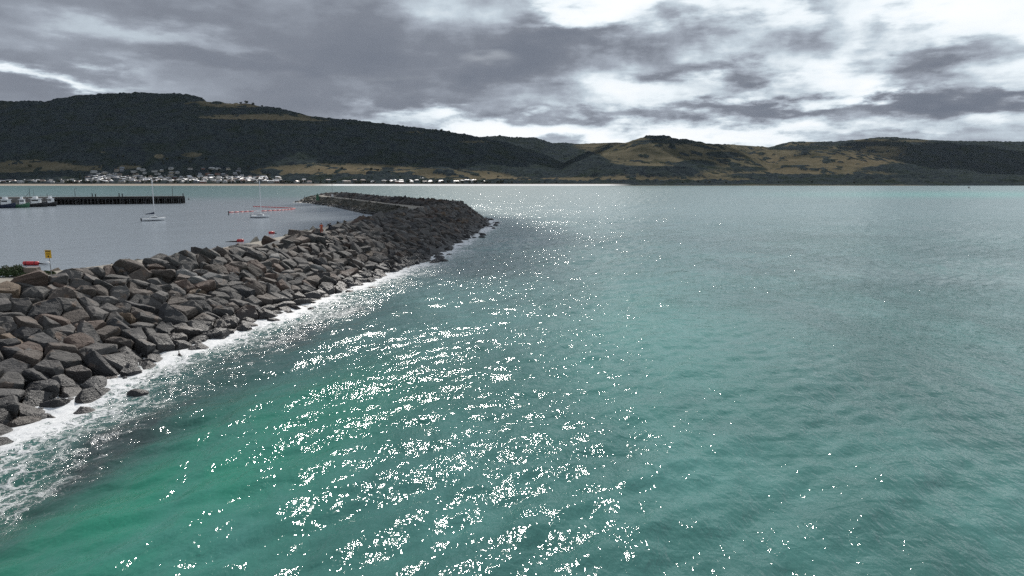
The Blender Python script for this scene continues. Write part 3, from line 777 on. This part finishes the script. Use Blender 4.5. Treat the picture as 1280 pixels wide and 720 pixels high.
def add_house(u, Y, rm=None):
    global nh
    lo = land_at(u, Y)
    for q in placed:
        if (q-lo).length < 17: return
    if proj(lo.x, lo.y, lo.z+5)[1] < 209.5: return
    placed.append(lo)
    rm = rm or rh_.choices(['white', 'grey', 'blue grey', 'brown', 'dark'], [3, 4, 2, 2, 1.5] if u < 350 else [.8, 4, 2, 3, 2])[0]; wm = rh_.choices(['white', 'grey', 'brick', 'cream'], [4, 2, 1, 2])[0]
    h_ = make_house(wm, rm, rh_.randint(0, 3)); h_.location = lo+Vector((0, 0, 1.6)); s = rh_.uniform(.8, 1.15); h_.scale = (s, s, s)
    h_.rotation_euler = (0, 0, rh_.choice([0, 0, .3, -.3, 1.2])+rh_.uniform(-.15, .15)); nh += 1
    lev = 'lowest street' if Y < 2150 else 'middle streets' if Y < 2290 else 'highest street'
    reg = 'at far left' if u < 100 else 'left part of dense town' if u < 175 else 'above the jetty end' if u < 240 else 'right part of dense town' if u < 345 else 'below the tan field' if u < 470 else 'behind the bright sand'
    tag(h_, '%s roofed house with %s walls, %s, %s' % (rm, wm, lev, reg), 'house', 'houses of the town across the bay')
for k in range(1500):
    if nh >= 260: break
    r_ = rh_.random()
    if r_ < .76: u = rh_.uniform(105, 348); Y = 2115+(rh_.random()**.8)*(330 if 140 < u < 300 else 210)
    elif r_ < .84: u = rh_.uniform(-10, 100); Y = rh_.uniform(2100, 2160)
    elif r_ < .875: u = rh_.uniform(350, 500); Y = rh_.uniform(2100, 2180)
    elif r_ > .97: u = rh_.uniform(500, 610); Y = rh_.uniform(2100, 2170)
    else: continue
    add_house(u, Y)
add_house(526, 2230, 'white')

# ================================================================= JETTY
conc = simple('concrete_old', (.16, .145, .135), .9, .3, .5); timber = simple('dark_timber', (.030, .027, .026), .9, .4, .8); steel = simple('galvanised_steel', (.30, .31, .32), .45, .1, metal=.6)
white_p = simple('white_gelcoat', (.78, .78, .78), .3, .04); black_p = simple('black_rubber', (.02, .02, .022), .6); red_p = simple('red_float', (.55, .035, .04), .45, .12)
green_p = simple('green_paint', (.04, .13, .07), .5, .2); navy_p = simple('navy_canvas', (.02, .03, .06), .8)
jt = empty('jetty', (-240, 412, 0)); tag(jt, 'long dark timber jetty with pole lamps ending right of the white sloop', 'jetty')
A = at(231, 254.3); B = at(-40, 257.5)
jt.location = A
ax = (B-A); JL = ax.length; ax.normalize(); nx = Vector((-ax.y, ax.x, 0));
if nx.y < 0: nx = -nx
def J(a, b, z_): return ax*a+nx*b+Vector((0, 0, z_))
deck_h = 4.3; jrz = math.atan2(ax.y, ax.x)
d_ = MB(); d_.box(J(JL/2+30, 4, deck_h), (JL+60, 8.5, .5), jrz); d_.box(J(JL/2+30, -.1, deck_h-.75), (JL+60, .35, .7), jrz); d_.build('deck', timber, jt)
for k in range(60):
    a_ = 1+k*(JL/58.0)
    pl = MB()
    for b_ in (0, 4, 8): pl.tube([J(a_, b_, -3), J(a_, b_, deck_h-.3)], .26, 6)
    pl.build('pile', timber, jt)
bd = MB()
for k in range(54):
    bd.box(J(.5+k*1.3, 7.4, 1.6), (1.26, .15, 5.0), jrz)
bd.build('fender_boards', timber, jt)
cb = MB(); cb.box(J(72+(JL-12)/2, 4.2, 1.4), (JL-12, 9.6, 6.6), jrz); cb.build('concrete_section', conc, jt)
rl = MB()
for k in range(36):
    rl.tube([J(1+k*4, 8.1, deck_h), J(1+k*4, 8.1, deck_h+1.1)], .05, 5)
rl.tube([J(0, 8.1, deck_h+1.1), J(141, 8.1, deck_h+1.1)], .05, 5); rl.build('handrail', steel, jt)
def lamp_post(u, v0, v1, label):
    b = atY(u, v0, 425); h_ = (v0-v1)/F*425
    p_ = empty('lamp_post', b); tag(p_, label, 'lamp post', 'lamp posts on the jetty')
    m_ = MB(); m_.tube([(0, 0, -.3), (0, 0, h_)], [.16, .09], 8); m_.build('pole', timber, p_)
    m_ = MB(); m_.tube([(0, 0, h_-.1), (.5, 0, h_+.15), (1.1, 0, h_+.1)], .06, 6); m_.build('arm', timber, p_)
    m_ = MB(); m_.box((1.1, 0, h_), (.6, .3, .16)); m_.build('lamp_head', steel, p_)
lamp_post(216, 245.5, 233.2, 'tall dark lamp post near the right end of the jetty')
lamp_post(94, 245, 236, 'shorter lamp post near the middle of the jetty')
for u, h_, lab in ((115.5, 1.9, 'left bollard of the left pair on the jetty'), (119.5, 1.7, 'right bollard of the left pair on the jetty'), (149, 2.0, 'left bollard of the middle pair on the jetty'), (153, 1.8, 'right bollard of the middle pair on the jetty'), (191, 1.6, 'single bollard on the jetty above the white sloop'), (229, 1.9, 'bollard at the very end of the jetty')):
    b = atY(u, 245.5, 422); b.z = deck_h+.25
    m_ = MB(); m_.tube([(0, 0, 0), (0, 0, h_*.8), (0, 0, h_*.8+.02), (0, 0, h_)], [.3, .25, .42, .36], 10)
    o_ = m_.build('bollard', black_p); o_.location = b; tag(o_, 'black '+lab, 'bollard', 'bollards on the jetty')

# ================================================================= BOATS
def hull_mesh(L, W, H, sheer=.25, draft=.35):
    m_ = MB(); n_ = 13; vs_ = []
    for i in range(n_):
        t = i/(n_-1); w_ = W/2*(math.sin(min(1, t*1.0+.32)*math.pi*.62) if t < .45 else math.cos((t-.45)/.55*math.pi/2)**.62*.98)
        w_ = max(w_, .02); zt = H+sheer*(2*t-.7)**2; x_ = -L/2+L*t
        for q, (wy, zz) in enumerate(((1, zt), (.96, zt*.55), (.72, 0), (.0, -draft), (-.72, 0), (-.96, zt*.55), (-1, zt))):
            vs_.append((x_+(.06*L*t*t if zz > 0 else -.02*L*t) if True else x_, w_*wy, zz))
    fs = []
    for i in range(n_-1):
        for k in range(6): fs.append((i*7+k, (i+1)*7+k, (i+1)*7+k+1, i*7+k+1))
        fs.append((i*7+6, (i+1)*7+6, (i+1)*7, i*7))       # deck
    fs.append(tuple(range(7))); fs.append(tuple((n_-1)*7+k for k in range(7))[::-1])
    return m_.add(vs_, fs)
def sloop(loc, rz, L, mast, label, cover):
    b = empty('sailing_boat', loc, rz); tag(b, label, 'sailing boat')
    hull_mesh(L, L*.33, L*.115).build('hull', white_p, b, True)
    m_ = MB(); m_.tube([(-L/2*.98, -L*.13, .12), (-L*.2, -L*.165, .12), (L*.15, -L*.15, .12), (L*.47, -.05, .12)], .09, 5); m_.tube([(-L/2*.98, L*.13, .12), (-L*.2, L*.165, .12), (L*.15, L*.15, .12), (L*.47, .05, .12)], .09, 5); m_.build('waterline_stripe', navy_p, b)
    m_ = MB(); m_.box((L*.04, 0, L*.115+.3), (L*.38, L*.2, .7), taper=.82); cab = m_.build('cabin', white_p, b)
    m_ = MB()
    for s in (-1, 1): m_.box((L*.04, s*L*.095, L*.115+.34), (L*.26, .04, .2))
    m_.build('window', glass, cab)
    m_ = MB(); m_.tube([(L*.08, 0, L*.1), (L*.08, 0, mast)], [.17, .12], 8)
    m_.tube([(L*.08, -.9, mast*.62), (L*.08, .9, mast*.62)], .035, 5); mm = m_.build('mast', white_p, b)
    m_ = MB(); m_.tube([(L*.08, 0, 2.3), (-L*.36, 0, 2.25)], .07, 6); m_.build('boom', white_p, b)
    m_ = MB(); m_.tube([(L*.07, 0, 2.7), (-L*.1, 0, 2.55), (-L*.33, 0, 2.4)], [.42, .24, .15], 8); m_.build('sail_cover', cover, b)
    m_ = MB()
    for a_, c_ in (((L*.52, 0, 1.0), (L*.08, 0, mast)), ((-L*.49, 0, .9), (L*.08, 0, mast)), ((L*.06, L*.15, .9), (L*.08, 0, mast*.98)), ((L*.06, -L*.15, .9), (L*.08, 0, mast*.98))): m_.tube([a_, c_], .018, 4)
    m_.build('rigging', steel, b)
    m_ = MB(); m_.box((-L*.53, 0, .55), (.3, .35, 1.1)); m_.build('outboard_motor', black_p, b)
    m_ = MB()
    for k in range(5):
        x_ = L*.45-k*L*.22; yy = L*.16*min(1, .25+k*.35)
        for s in (-1, 1): m_.tube([(x_, s*yy, .9), (x_, s*yy, 1.6)], .02, 4)
    m_.build('rail', steel, b)
    return b
sloop(at(191.5, 276), R(38), 7.2, 14.6, 'small white sloop with black sail cover moored before the jetty', navy_p)
sloop(at(325, 272.3), R(-8), 7.0, 14.0, 'white sloop moored in front of the red floating boom', white_p)

def fishing_boat(loc, rz, L, hullm, label, mast=6):
    b = empty('fishing_boat', loc, rz); tag(b, label, 'fishing boat', 'fishing boats at the jetty')
    hull_mesh(L, L*.3, 1.7, .7, .6).build('hull', hullm, b, True)
    m_ = MB(); m_.box((L*.12, 0, 3.0), (L*.34, L*.2, 2.7), taper=.9); m_.box((L*.10, 0, 4.45), (L*.42, L*.25, .18)); m_.box((L*.1, 0, 5.1), (L*.16, L*.15, 1.2), taper=.85); wh = m_.build('wheelhouse', white_p, b)
    m_ = MB(); m_.box((L*.12, -L*.098, 3.5), (L*.26, .06, .7)); m_.box((L*.12, L*.098, 3.5), (L*.26, .06, .7)); m_.build('window', glass, wh)
    m_ = MB(); m_.tube([(-L*.1, 0, 1.5), (-L*.1, 0, mast+3)], .10, 6); m_.tube([(L*.05, 0, 5.5), (L*.05, 0, mast+2)], .06, 6); m_.tube([(-L*.1, 0, mast+1), (-L*.42, 0, 3.2)], .07, 6); m_.build('mast', black_p, b)
    m_ = MB(); m_.box((-L*.3, 0, 2.1), (L*.12, L*.18, .9)); m_.box((-L*.18, L*.05, 2.0), (L*.07, L*.08, .7)); m_.build('deck_gear', steel, b)
    m_ = MB(); m_.tube([(-L*.48, -L*.14, 2.5), (-L*.3, -L*.15, 2.4), (0, -L*.15, 2.4)], .05, 5); m_.tube([(-L*.48, L*.14, 2.5), (-L*.3, L*.15, 2.4), (0, L*.15, 2.4)], .05, 5); m_.build('rail', steel, b)
fishing_boat(at(42, 258.6), R(8), 13, black_p, 'white wheelhouse fishing boat with tall masts, right of the green one', 7)
fishing_boat(at(26, 259.6), R(20), 7.5, green_p, 'small green hulled fishing boat between two white ones', 2)
fishing_boat(at(62, 257.8), R(-12), 9, black_p, 'low dark hulled fishing boat at the right end of the moored row', 4)
fishing_boat(at(5, 260.0), R(-4), 12, navy_p, 'white topped fishing boat with a navy hull, cut by the left edge', 3)

# ================================================================= FLOATS, BUOYS, MARKERS
m_ = MB()
bp = [at(u, v) for u, v in ((286, 265.8), (300, 265.2), (318, 264.4), (335, 263.8), (352, 263.0), (364, 262.2), (369, 261.2), (364, 260.4), (350, 259.8), (338, 259.3), (326, 258.8), (316, 258.4))]
bmo = empty('floating_boom', bp[0]); tag(bmo, 'long red floating boom curving on the harbour behind the right sloop', 'floating boom')
nseg = 0
for a_, b_ in zip(bp[:-1], bp[1:]):
    L = (b_-a_).length; k = max(1, int(L/2.4))
    for i in range(k):
        p0 = a_.lerp(b_, i/k)-bp[0]; p1 = a_.lerp(b_, (i+.88)/k)-bp[0]
        m_.tube([p0+Vector((0, 0, .12)), p0.lerp(p1, .08)+Vector((0, 0, .14)), p0.lerp(p1, .92)+Vector((0, 0, .14)), p1+Vector((0, 0, .12))], [.12, .24, .24, .12], 8)
m_.build('float_string', red_p, bmo, True)
m_ = MB(); m_.tube([q-bp[0]+Vector((0, 0, .08)) for q in bp], .09, 5); m_.build('rope', black_p, bmo)

def pipe_float(loc, rz, Lr, rad, Lb, label, tip=None, back=False):
    b = empty('pipe_float', loc, rz); tag(b, label, 'float', 'red pipe floats in the harbour')
    m_ = MB(); m_.tube([(-Lr/2, 0, rad*.5), (-Lr/2+.15, 0, rad*.55), (Lr/2-.15, 0, rad*.55), (Lr/2, 0, rad*.5)], [rad*.55, rad, rad, rad*.55], 14); m_.build('float_body', red_p, b, True)
    m_ = MB(); s = -1 if back else 1
    m_.tube([(s*Lr/2*.9, 0, rad*.45), (s*(Lr/2+Lb*.5), 0, rad*.22), (s*(Lr/2+Lb), 0, .02)], [rad*.42, rad*.3, rad*.12], 8); m_.build('pipe', black_p, b, True)
    m_ = MB()
    for x_ in (-Lr*.28, Lr*.28): m_.tube([(x_-.05, 0, rad*.55), (x_+.05, 0, rad*.55)], rad*1.05, 14)
    m_.build('strap', black_p, b)
    if tip: m_ = MB(); m_.ball((s*(Lr/2+Lb), 0, .25), (.42, .26, .24), 10, 8); m_.build('end_cap', white_p, b, True)
pipe_float(at(300.5, 302.2), R(12), 1.5, .42, 2.6, 'small red float with a dark pipe trailing left, nearest the crest boulders', back=True)
pipe_float(at(339.5, 292.2), R(35), 1.5, .42, .7, 'short tilted red float with a dark tip beyond the rocks')
pipe_float(at(39, 331.5)+Vector((0, 0, .15)), R(-2), 2.7, .34, 1.5, 'long red float with a black pipe and white end, behind the green shrub', tip=True)

m_ = MB(); m_.tube([(0, 0, -2), (0, 0, 1.7)], .22, 8); mp = empty('mooring_post', at(286, 269)); mp.location = at(286, 268.8); m_.build('pile', timber, mp); m_ = MB(); m_.tube([(0, 0, 1.7), (0, 0, 1.95)], [.28, .12], 8); m_.build('cap', white_p, mp)
tag(mp, 'lone dark mooring post at the left end of the red floating boom', 'mooring post')
def buoy(loc, r_, mt, label, top=True):
    b = empty('buoy', loc); tag(b, label, 'buoy', 'small buoys')
    m_ = MB(); m_.ball((0, 0, r_*.4), (r_, r_, r_), 14, 10); m_.build('float_body', mt, b, True)
    m_ = MB(); m_.tube([(0, 0, r_*1.2), (0, 0, r_*2.3)], [r_*.2, r_*.12], 6); m_.ball((0, 0, r_*2.4), r_*.28, 8, 6); m_.build('top_mark', mt, b)
buoy(at(381, 248.4), .9, black_p, 'small dark buoy just left of the breakwater tip')
buoy(at(1211, 235.2), 1.5, black_p, 'tiny lone buoy far out on the right near the opposite shore')
buoy(at(236, 249.5), .6, black_p, 'tiny dark buoy right of the jetty end')

# ================================================================= THINGS ON THE BREAKWATER
def sec_z(X, Y):
    best = None
    i = np.argmin(((SD[:, 3, :2]+SD[:, 4, :2])/2-np.array([X, Y]))[:, 0]**2+((SD[:, 3, :2]+SD[:, 4, :2])/2-np.array([X, Y]))[:, 1]**2); return float(SD[i, 3, 2])
# mast with light at the tip
b = empty('navigation_mast', at(415.5, 246, 4.1)); tag(b, 'thin navigation light mast with white base near the breakwater tip', 'mast')
m_ = MB(); m_.tube([(0, 0, 0), (0, 0, 8.3)], [.13, .08], 8); m_.build('pole', steel, b)
m_ = MB(); m_.box((0, 0, .7), (1.2, 1.0, 1.5)); m_.build('cabinet', white_p, b)
m_ = MB(); m_.tube([(0, 0, 8.3), (0, 0, 8.8)], .2, 8); m_.tube([(-.5, 0, 7.4), (.5, 0, 7.4)], .05, 5); m_.build('lantern', black_p, b)
b = empty('harbour_beacon', at(397, 248.5, 3.2)); tag(b, 'squat green harbour beacon tower on the end of the breakwater', 'beacon')
m_ = MB(); m_.tube([(0, 0, -1), (0, 0, 2.4)], [1.0, .8], 10); m_.build('tower', green_p, b)
m_ = MB(); m_.tube([(0, 0, 2.4), (0, 0, 2.55)], 1.05, 10); m_.tube([(0, 0, 2.55), (0, 0, 3.3)], [.3, .25], 8); m_.build('lantern', green_p, b)

# warning sign
yel = simple('yellow_sign', (.72, .42, .02), .5, .06); ink = simple('sign_ink', (.02, .02, .02), .6)
sp = at(64.5, 342.5, 5.05)
sg = empty('warning_sign', sp, R(-3)); tag(sg, 'yellow warning sign on a thin post by the breakwater path', 'sign')
m_ = MB(); m_.tube([(0, 0, -.2), (-.1, 0, 2.3)], .035, 8); m_.build('post', steel, sg)
m_ = MB(); m_.box((-.1, -.05, 1.95), (.62, .02, .78)); pn = m_.build('panel', yel, sg)
m_ = MB(); m_.box((-.1, -.063, 2.23), (.5, .006, .09)); 
for k, (w_, z_) in enumerate(((.4, 2.04), (.34, 1.98), (.38, 1.92))): m_.box((-.1, -.063, z_), (w_, .006, .018))
m_.add([(-.22, -.064, 1.64), (.02, -.064, 1.64), (-.1, -.064, 1.84), (-.22, -.060, 1.64), (.02, -.060, 1.64), (-.1, -.060, 1.84)], [(0, 1, 2), (5, 4, 3), (0, 3, 4, 1), (1, 4, 5, 2), (2, 5, 3, 0)])
m_.build('lettering', ink, pn)
# block
stone = simple('stone_block', (.17, .14, .115), .9, .25, 1.2, bump=.04)
bl = at(41, 344.5, 5.0)
bm = bmesh.new(); bmesh.ops.create_cube(bm, size=1, matrix=Matrix.Diagonal((1.15, .9, .82, 1))); bmesh.ops.bevel(bm, geom=bm.edges[:], offset=.05, segments=2, affect='EDGES')
me = bpy.data.meshes.new('stone_block'); bm.to_mesh(me); bm.free(); me.materials.append(stone)
o_ = bpy.data.objects.new('stone_block', me); COL.objects.link(o_); o_.location = bl+Vector((0, 0, .38)); o_.rotation_euler = (0, 0, R(8)); tag(o_, 'brown square stone block between the green shrub and the yellow sign', 'stone block')
# shrubs: many leaf blades around a stem
def shrub(loc, sx, sy, sz, n_, label, seed):
    rr = random.Random(seed); b = empty('shrub', loc); tag(b, label, 'shrub', 'shrubs beside the path')
    m_ = MB(); m2 = MB()
    for k in range(14):
        an = rr.uniform(0, 6.28); q = rr.uniform(.1, .8); m2.tube([(0, 0, -.1), (math.cos(an)*q*sx*.5, math.sin(an)*q*sy*.5, sz*.5), (math.cos(an)*q*sx, math.sin(an)*q*sy, sz*.85)], [.04, .03, .01], 4)
    for k in range(n_):
        an = rr.uniform(0, 6.28); q = rr.random()**.5; c_ = Vector((math.cos(an)*q*sx, math.sin(an)*q*sy, 0))
        top = sz*(1-q*q*.75)*(.8+.35*mnoise.noise(Vector((c_.x*1.7+seed, c_.y*1.7, 0)))); c_.z = top*rr.uniform(.25, 1.0)
        a_ = Vector((rr.gauss(0, 1), rr.gauss(0, 1), rr.gauss(.4, .7))).normalized()*rr.uniform(.08, .17); w_ = a_.cross(Vector((rr.gauss(0, 1), rr.gauss(0, 1), rr.gauss(0, 1)))).normalized()*.045
        m_.add([c_, c_+a_*.5+w_, c_+a_, c_+a_*.5-w_], [(0, 1, 2, 3)])
    m_.build('foliage', shrub_leaf, b); m2.build('stem', bark, b)
shrub_leaf = simple('shrub_leaves', (.055, .085, .03), .7, .5, 2.0)
sb = at(12, 345.5, 5.0)
shrub(sb+Vector((0, .6, 0)), 2.2, 1.1, 1.15, 6500, 'wide low green shrub at the left edge beside the gravel path', 2)
shrub(at(-18, 346.5, 5.0)+Vector((0, .4, 0)), 1.8, 1.0, .9, 4000, 'left end of the green shrub bank cut by the left edge', 6)
shrub(at(53, 343.5, 5.0)+Vector((0, .5, 0)), .42, .35, .42, 500, 'small dark green tuft between the stone block and the sign post', 3)
shrub(at(61, 343.0, 5.0)+Vector((0, .5, 0)), .3, .3, .28, 300, 'tiny green tuft right at the foot of the sign post', 4)

# ================================================================= PEOPLE
skin_m = simple('skin', (.45, .27, .19), .6, .06); hair_m = simple('hair', (.04, .028, .02), .7)
def limb_mesh(name, chains, mt, parent):
    """a body surface fused from overlapping tapered capsules with a voxel remesh"""
    m_ = MB()
    for ch in chains:
        pts = [Vector(q[0]) for q in ch]; rs = [q[1] for q in ch]
        m_.tube(pts, rs, 10)
        for q, r_ in zip(pts, rs): m_.ball(q, r_*1.02, 10, 8)
    o_ = m_.build(name, mt, parent); md = o_.modifiers.new('fuse', 'REMESH'); md.mode = 'VOXEL'; md.voxel_size = .022; md.use_smooth_shade = True
    s_ = o_.modifiers.new('smooth', 'SMOOTH'); s_.iterations = 4
    return o_
def person(loc, rz, pose, top_m, leg_m, label, scale=1.0):
    b = empty('person', loc, rz); tag(b, label, 'person'); b.scale = (scale,)*3
    if pose == 'stand':
        hip, chest, neck, head = (0, 0, .95), (0, .02, 1.3), (0, .03, 1.5), (0, .04, 1.66)
        legs = [[((s*.1, 0, .9), .10), ((s*.12, .03, .5), .07), ((s*.13, 0, .1), .05)] for s in (-1, 1)]
        arms = [[((s*.2, .02, 1.42), .06), ((s*.27, .05, 1.14), .05), ((s*.22, .24, 1.02), .038)] for s in (-1, 1)]
    else:
        hip, chest, neck, head = (0, -.05, .42), (0, .08, .78), (0, .14, .98), (0, .19, 1.12)
        legs = [[((s*.1, -.02, .42), .11), ((s*.16, .38, .56), .075), ((s*.14, .30, .1), .05)] for s in (-1, 1)]
        arms = [[((s*.19, .1, .9), .06), ((s*.25, .27, .68), .05), ((s*.1, .42, .62), .038)] for s in (-1, 1)]
    body = [[(hip, .12), (chest, .13), (neck, .06), (head, .10)]]+[[(p_, r_*.85) for p_, r_ in c_] for c_ in legs]+[[(p_, r_*.8) for p_, r_ in c_] for c_ in arms]
    for c_ in legs: body.append([(c_[-1][0], .045), ((c_[-1][0][0], c_[-1][0][1]+.17, .04), .04)])
    for c_ in arms:
        h0 = Vector(c_[-1][0])
        for k in range(4): body.append([(tuple(h0), .024), (tuple(h0+Vector(((k-1.5)*.018, .09, -.015-.004*k))), .012), (tuple(h0+Vector(((k-1.5)*.018, .15, -.05))), .010)])
        body.append([(tuple(h0), .022), (tuple(h0+Vector((.05 if h0.x < 0 else -.05, .06, .01))), .012)])
    hv = Vector(head); body.append([(tuple(hv+Vector((0, .095, 0))), .018), (tuple(hv+Vector((0, .11, -.02))), .016)])
    limb_mesh('body', body, skin_m, b)
    limb_mesh('jacket', [[(hip, .145), (chest, .165), ((neck[0], neck[1], neck[2]-.05), .09)]]+[[(p_, r_+.014) for p_, r_ in c_[:2]]+[(tuple(Vector(c_[1][0]).lerp(Vector(c_[2][0]), .85)), .045)] for c_ in arms], top_m, b)
    limb_mesh('trousers', [[(hip, .14), (legs[0][0][0], .11)], [(hip, .14), (legs[1][0][0], .11)]]+[[(p_, r_+.014) for p_, r_ in c_] for c_ in legs], leg_m, b)
    m_ = MB(); m_.ball(hv+Vector((0, -.02, .035)), (.108, .112, .10), 12, 8); m_.build('hair', hair_m, b, True)
    m_ = MB()
    for c_ in legs: f0 = c_[-1][0]; m_.ball((f0[0], f0[1]+.08, .045), (.055, .15, .05), 10, 6)
    m_.build('shoes', black_p, b, True)
orange = simple('orange_jacket', (.50, .10, .045), .8, .1); dkblue = simple('dark_jacket', (.015, .017, .03), .85, .1); jeans = simple('trousers_dark', (.03, .035, .05), .9, .1)
person(at(402, 291.5, 5.75), R(20), 'stand', orange, orange, 'person in an orange outfit standing on the breakwater crest', .92)
person(at(412, 288.5, 6.4), R(-30), 'sit', dkblue, jeans, 'person in dark clothes crouching on the crest right of the orange figure', 1.0)

# ================================================================= ADDED OUT-OF-FRAME CLOUDS shaped to shade the breakwater and hills
def cloud(shades, alt, label, seed):
    rr = random.Random(seed); m_ = MB()
    e_, a_ = R(SUN_EL), R(SUN_AZ)
    for X, Y, z_, r_ in shades:
        k = (alt-z_)/math.tan(e_); cx, cy_ = X+k*math.sin(a_), Y+k*math.cos(a_)
        m_.ball((cx, cy_, alt), (r_*.93, r_*.93, min(70, r_*.3)), 28, 12, rr.random()*50, .35)
        for q in range(9):
            an = rr.uniform(0, 6.28); d_ = r_*rr.uniform(.3, .88); q_ = r_*rr.uniform(.18, .36)
            m_.ball((cx+math.cos(an)*d_, cy_+math.sin(an)*d_, alt+rr.uniform(0, 40)), (q_, q_, min(60, q_*.5)), 16, 8, rr.random()*50, .6)
    o_ = m_.build('cloud', shade_cloud_mat, None, True); tag(o_, label, kind='structure')  # added out of view, laid out by the ground it should shade
shade_cloud_mat = simple('shade_cloud_vapour', (.85, .86, .88), 1.0, .03, .002, spec=0)
cloud([(-20, 158, 0, 38), (-24, 200, 0, 38), (-30, 245, 0, 38), (-48, 300, 0, 32), (-75, 360, 0, 28), (-102, 420, 0, 26)], 1300, 'added out-of-frame cloud shaped to shade the far breakwater', 1)
cloud([(X_, Y_+rng.uniform(-80, 80), z_, r_) for X_, Y_, z_, r_ in ((-3100, 2800, 120, 480), (-2500, 2900, 160, 460), (-2000, 2800, 150, 420), (-2050, 3300, 330, 260), (-1550, 2750, 140, 400), (-1100, 2850, 150, 330), (-700, 3050, 180, 300), (-250, 3050, 170, 300), (120, 3300, 170, 260), (-1500, 2350, 50, 170), (-2300, 2330, 50, 200), (-600, 3400, 240, 120), (250, 2900, 90, 160))], 1550, 'long added out-of-frame cloud shading the wooded ridge', 3)
cloud([(3300, 4700, 250, 620), (2700, 5000, 300, 430), (3900, 4300, 250, 620), (1500, 4300, 150, 330), (800, 3900, 150, 300)], 2000, 'added out-of-frame cloud shading the far right ridge', 4)
cloud([(700, 2750, 70, 150), (880, 3000, 170, 90)], 1550, 'small added out-of-frame cloud shading the grassy hills', 5)

# ================================================================= HAZE
def haze_box():
    m = bpy.data.materials.new('haze_air'); m.use_nodes = True; t = NT(m.node_tree); t.n.clear()
    out = t.new('ShaderNodeOutputMaterial'); v = t.new('ShaderNodeVolumePrincipled'); v.inputs['Color'].default_value = (.72, .82, .95, 1); v.inputs['Density'].default_value = HAZE_DENSITY; v.inputs['Anisotropy'].default_value = .1
    t.l.new(v.outputs[0], out.inputs['Volume'])
    m_ = MB(); m_.box((0, 3500, 300), (31000, 8400, 640)); o_ = m_.build('haze', m); tag(o_, kind='stuff')
haze_box()
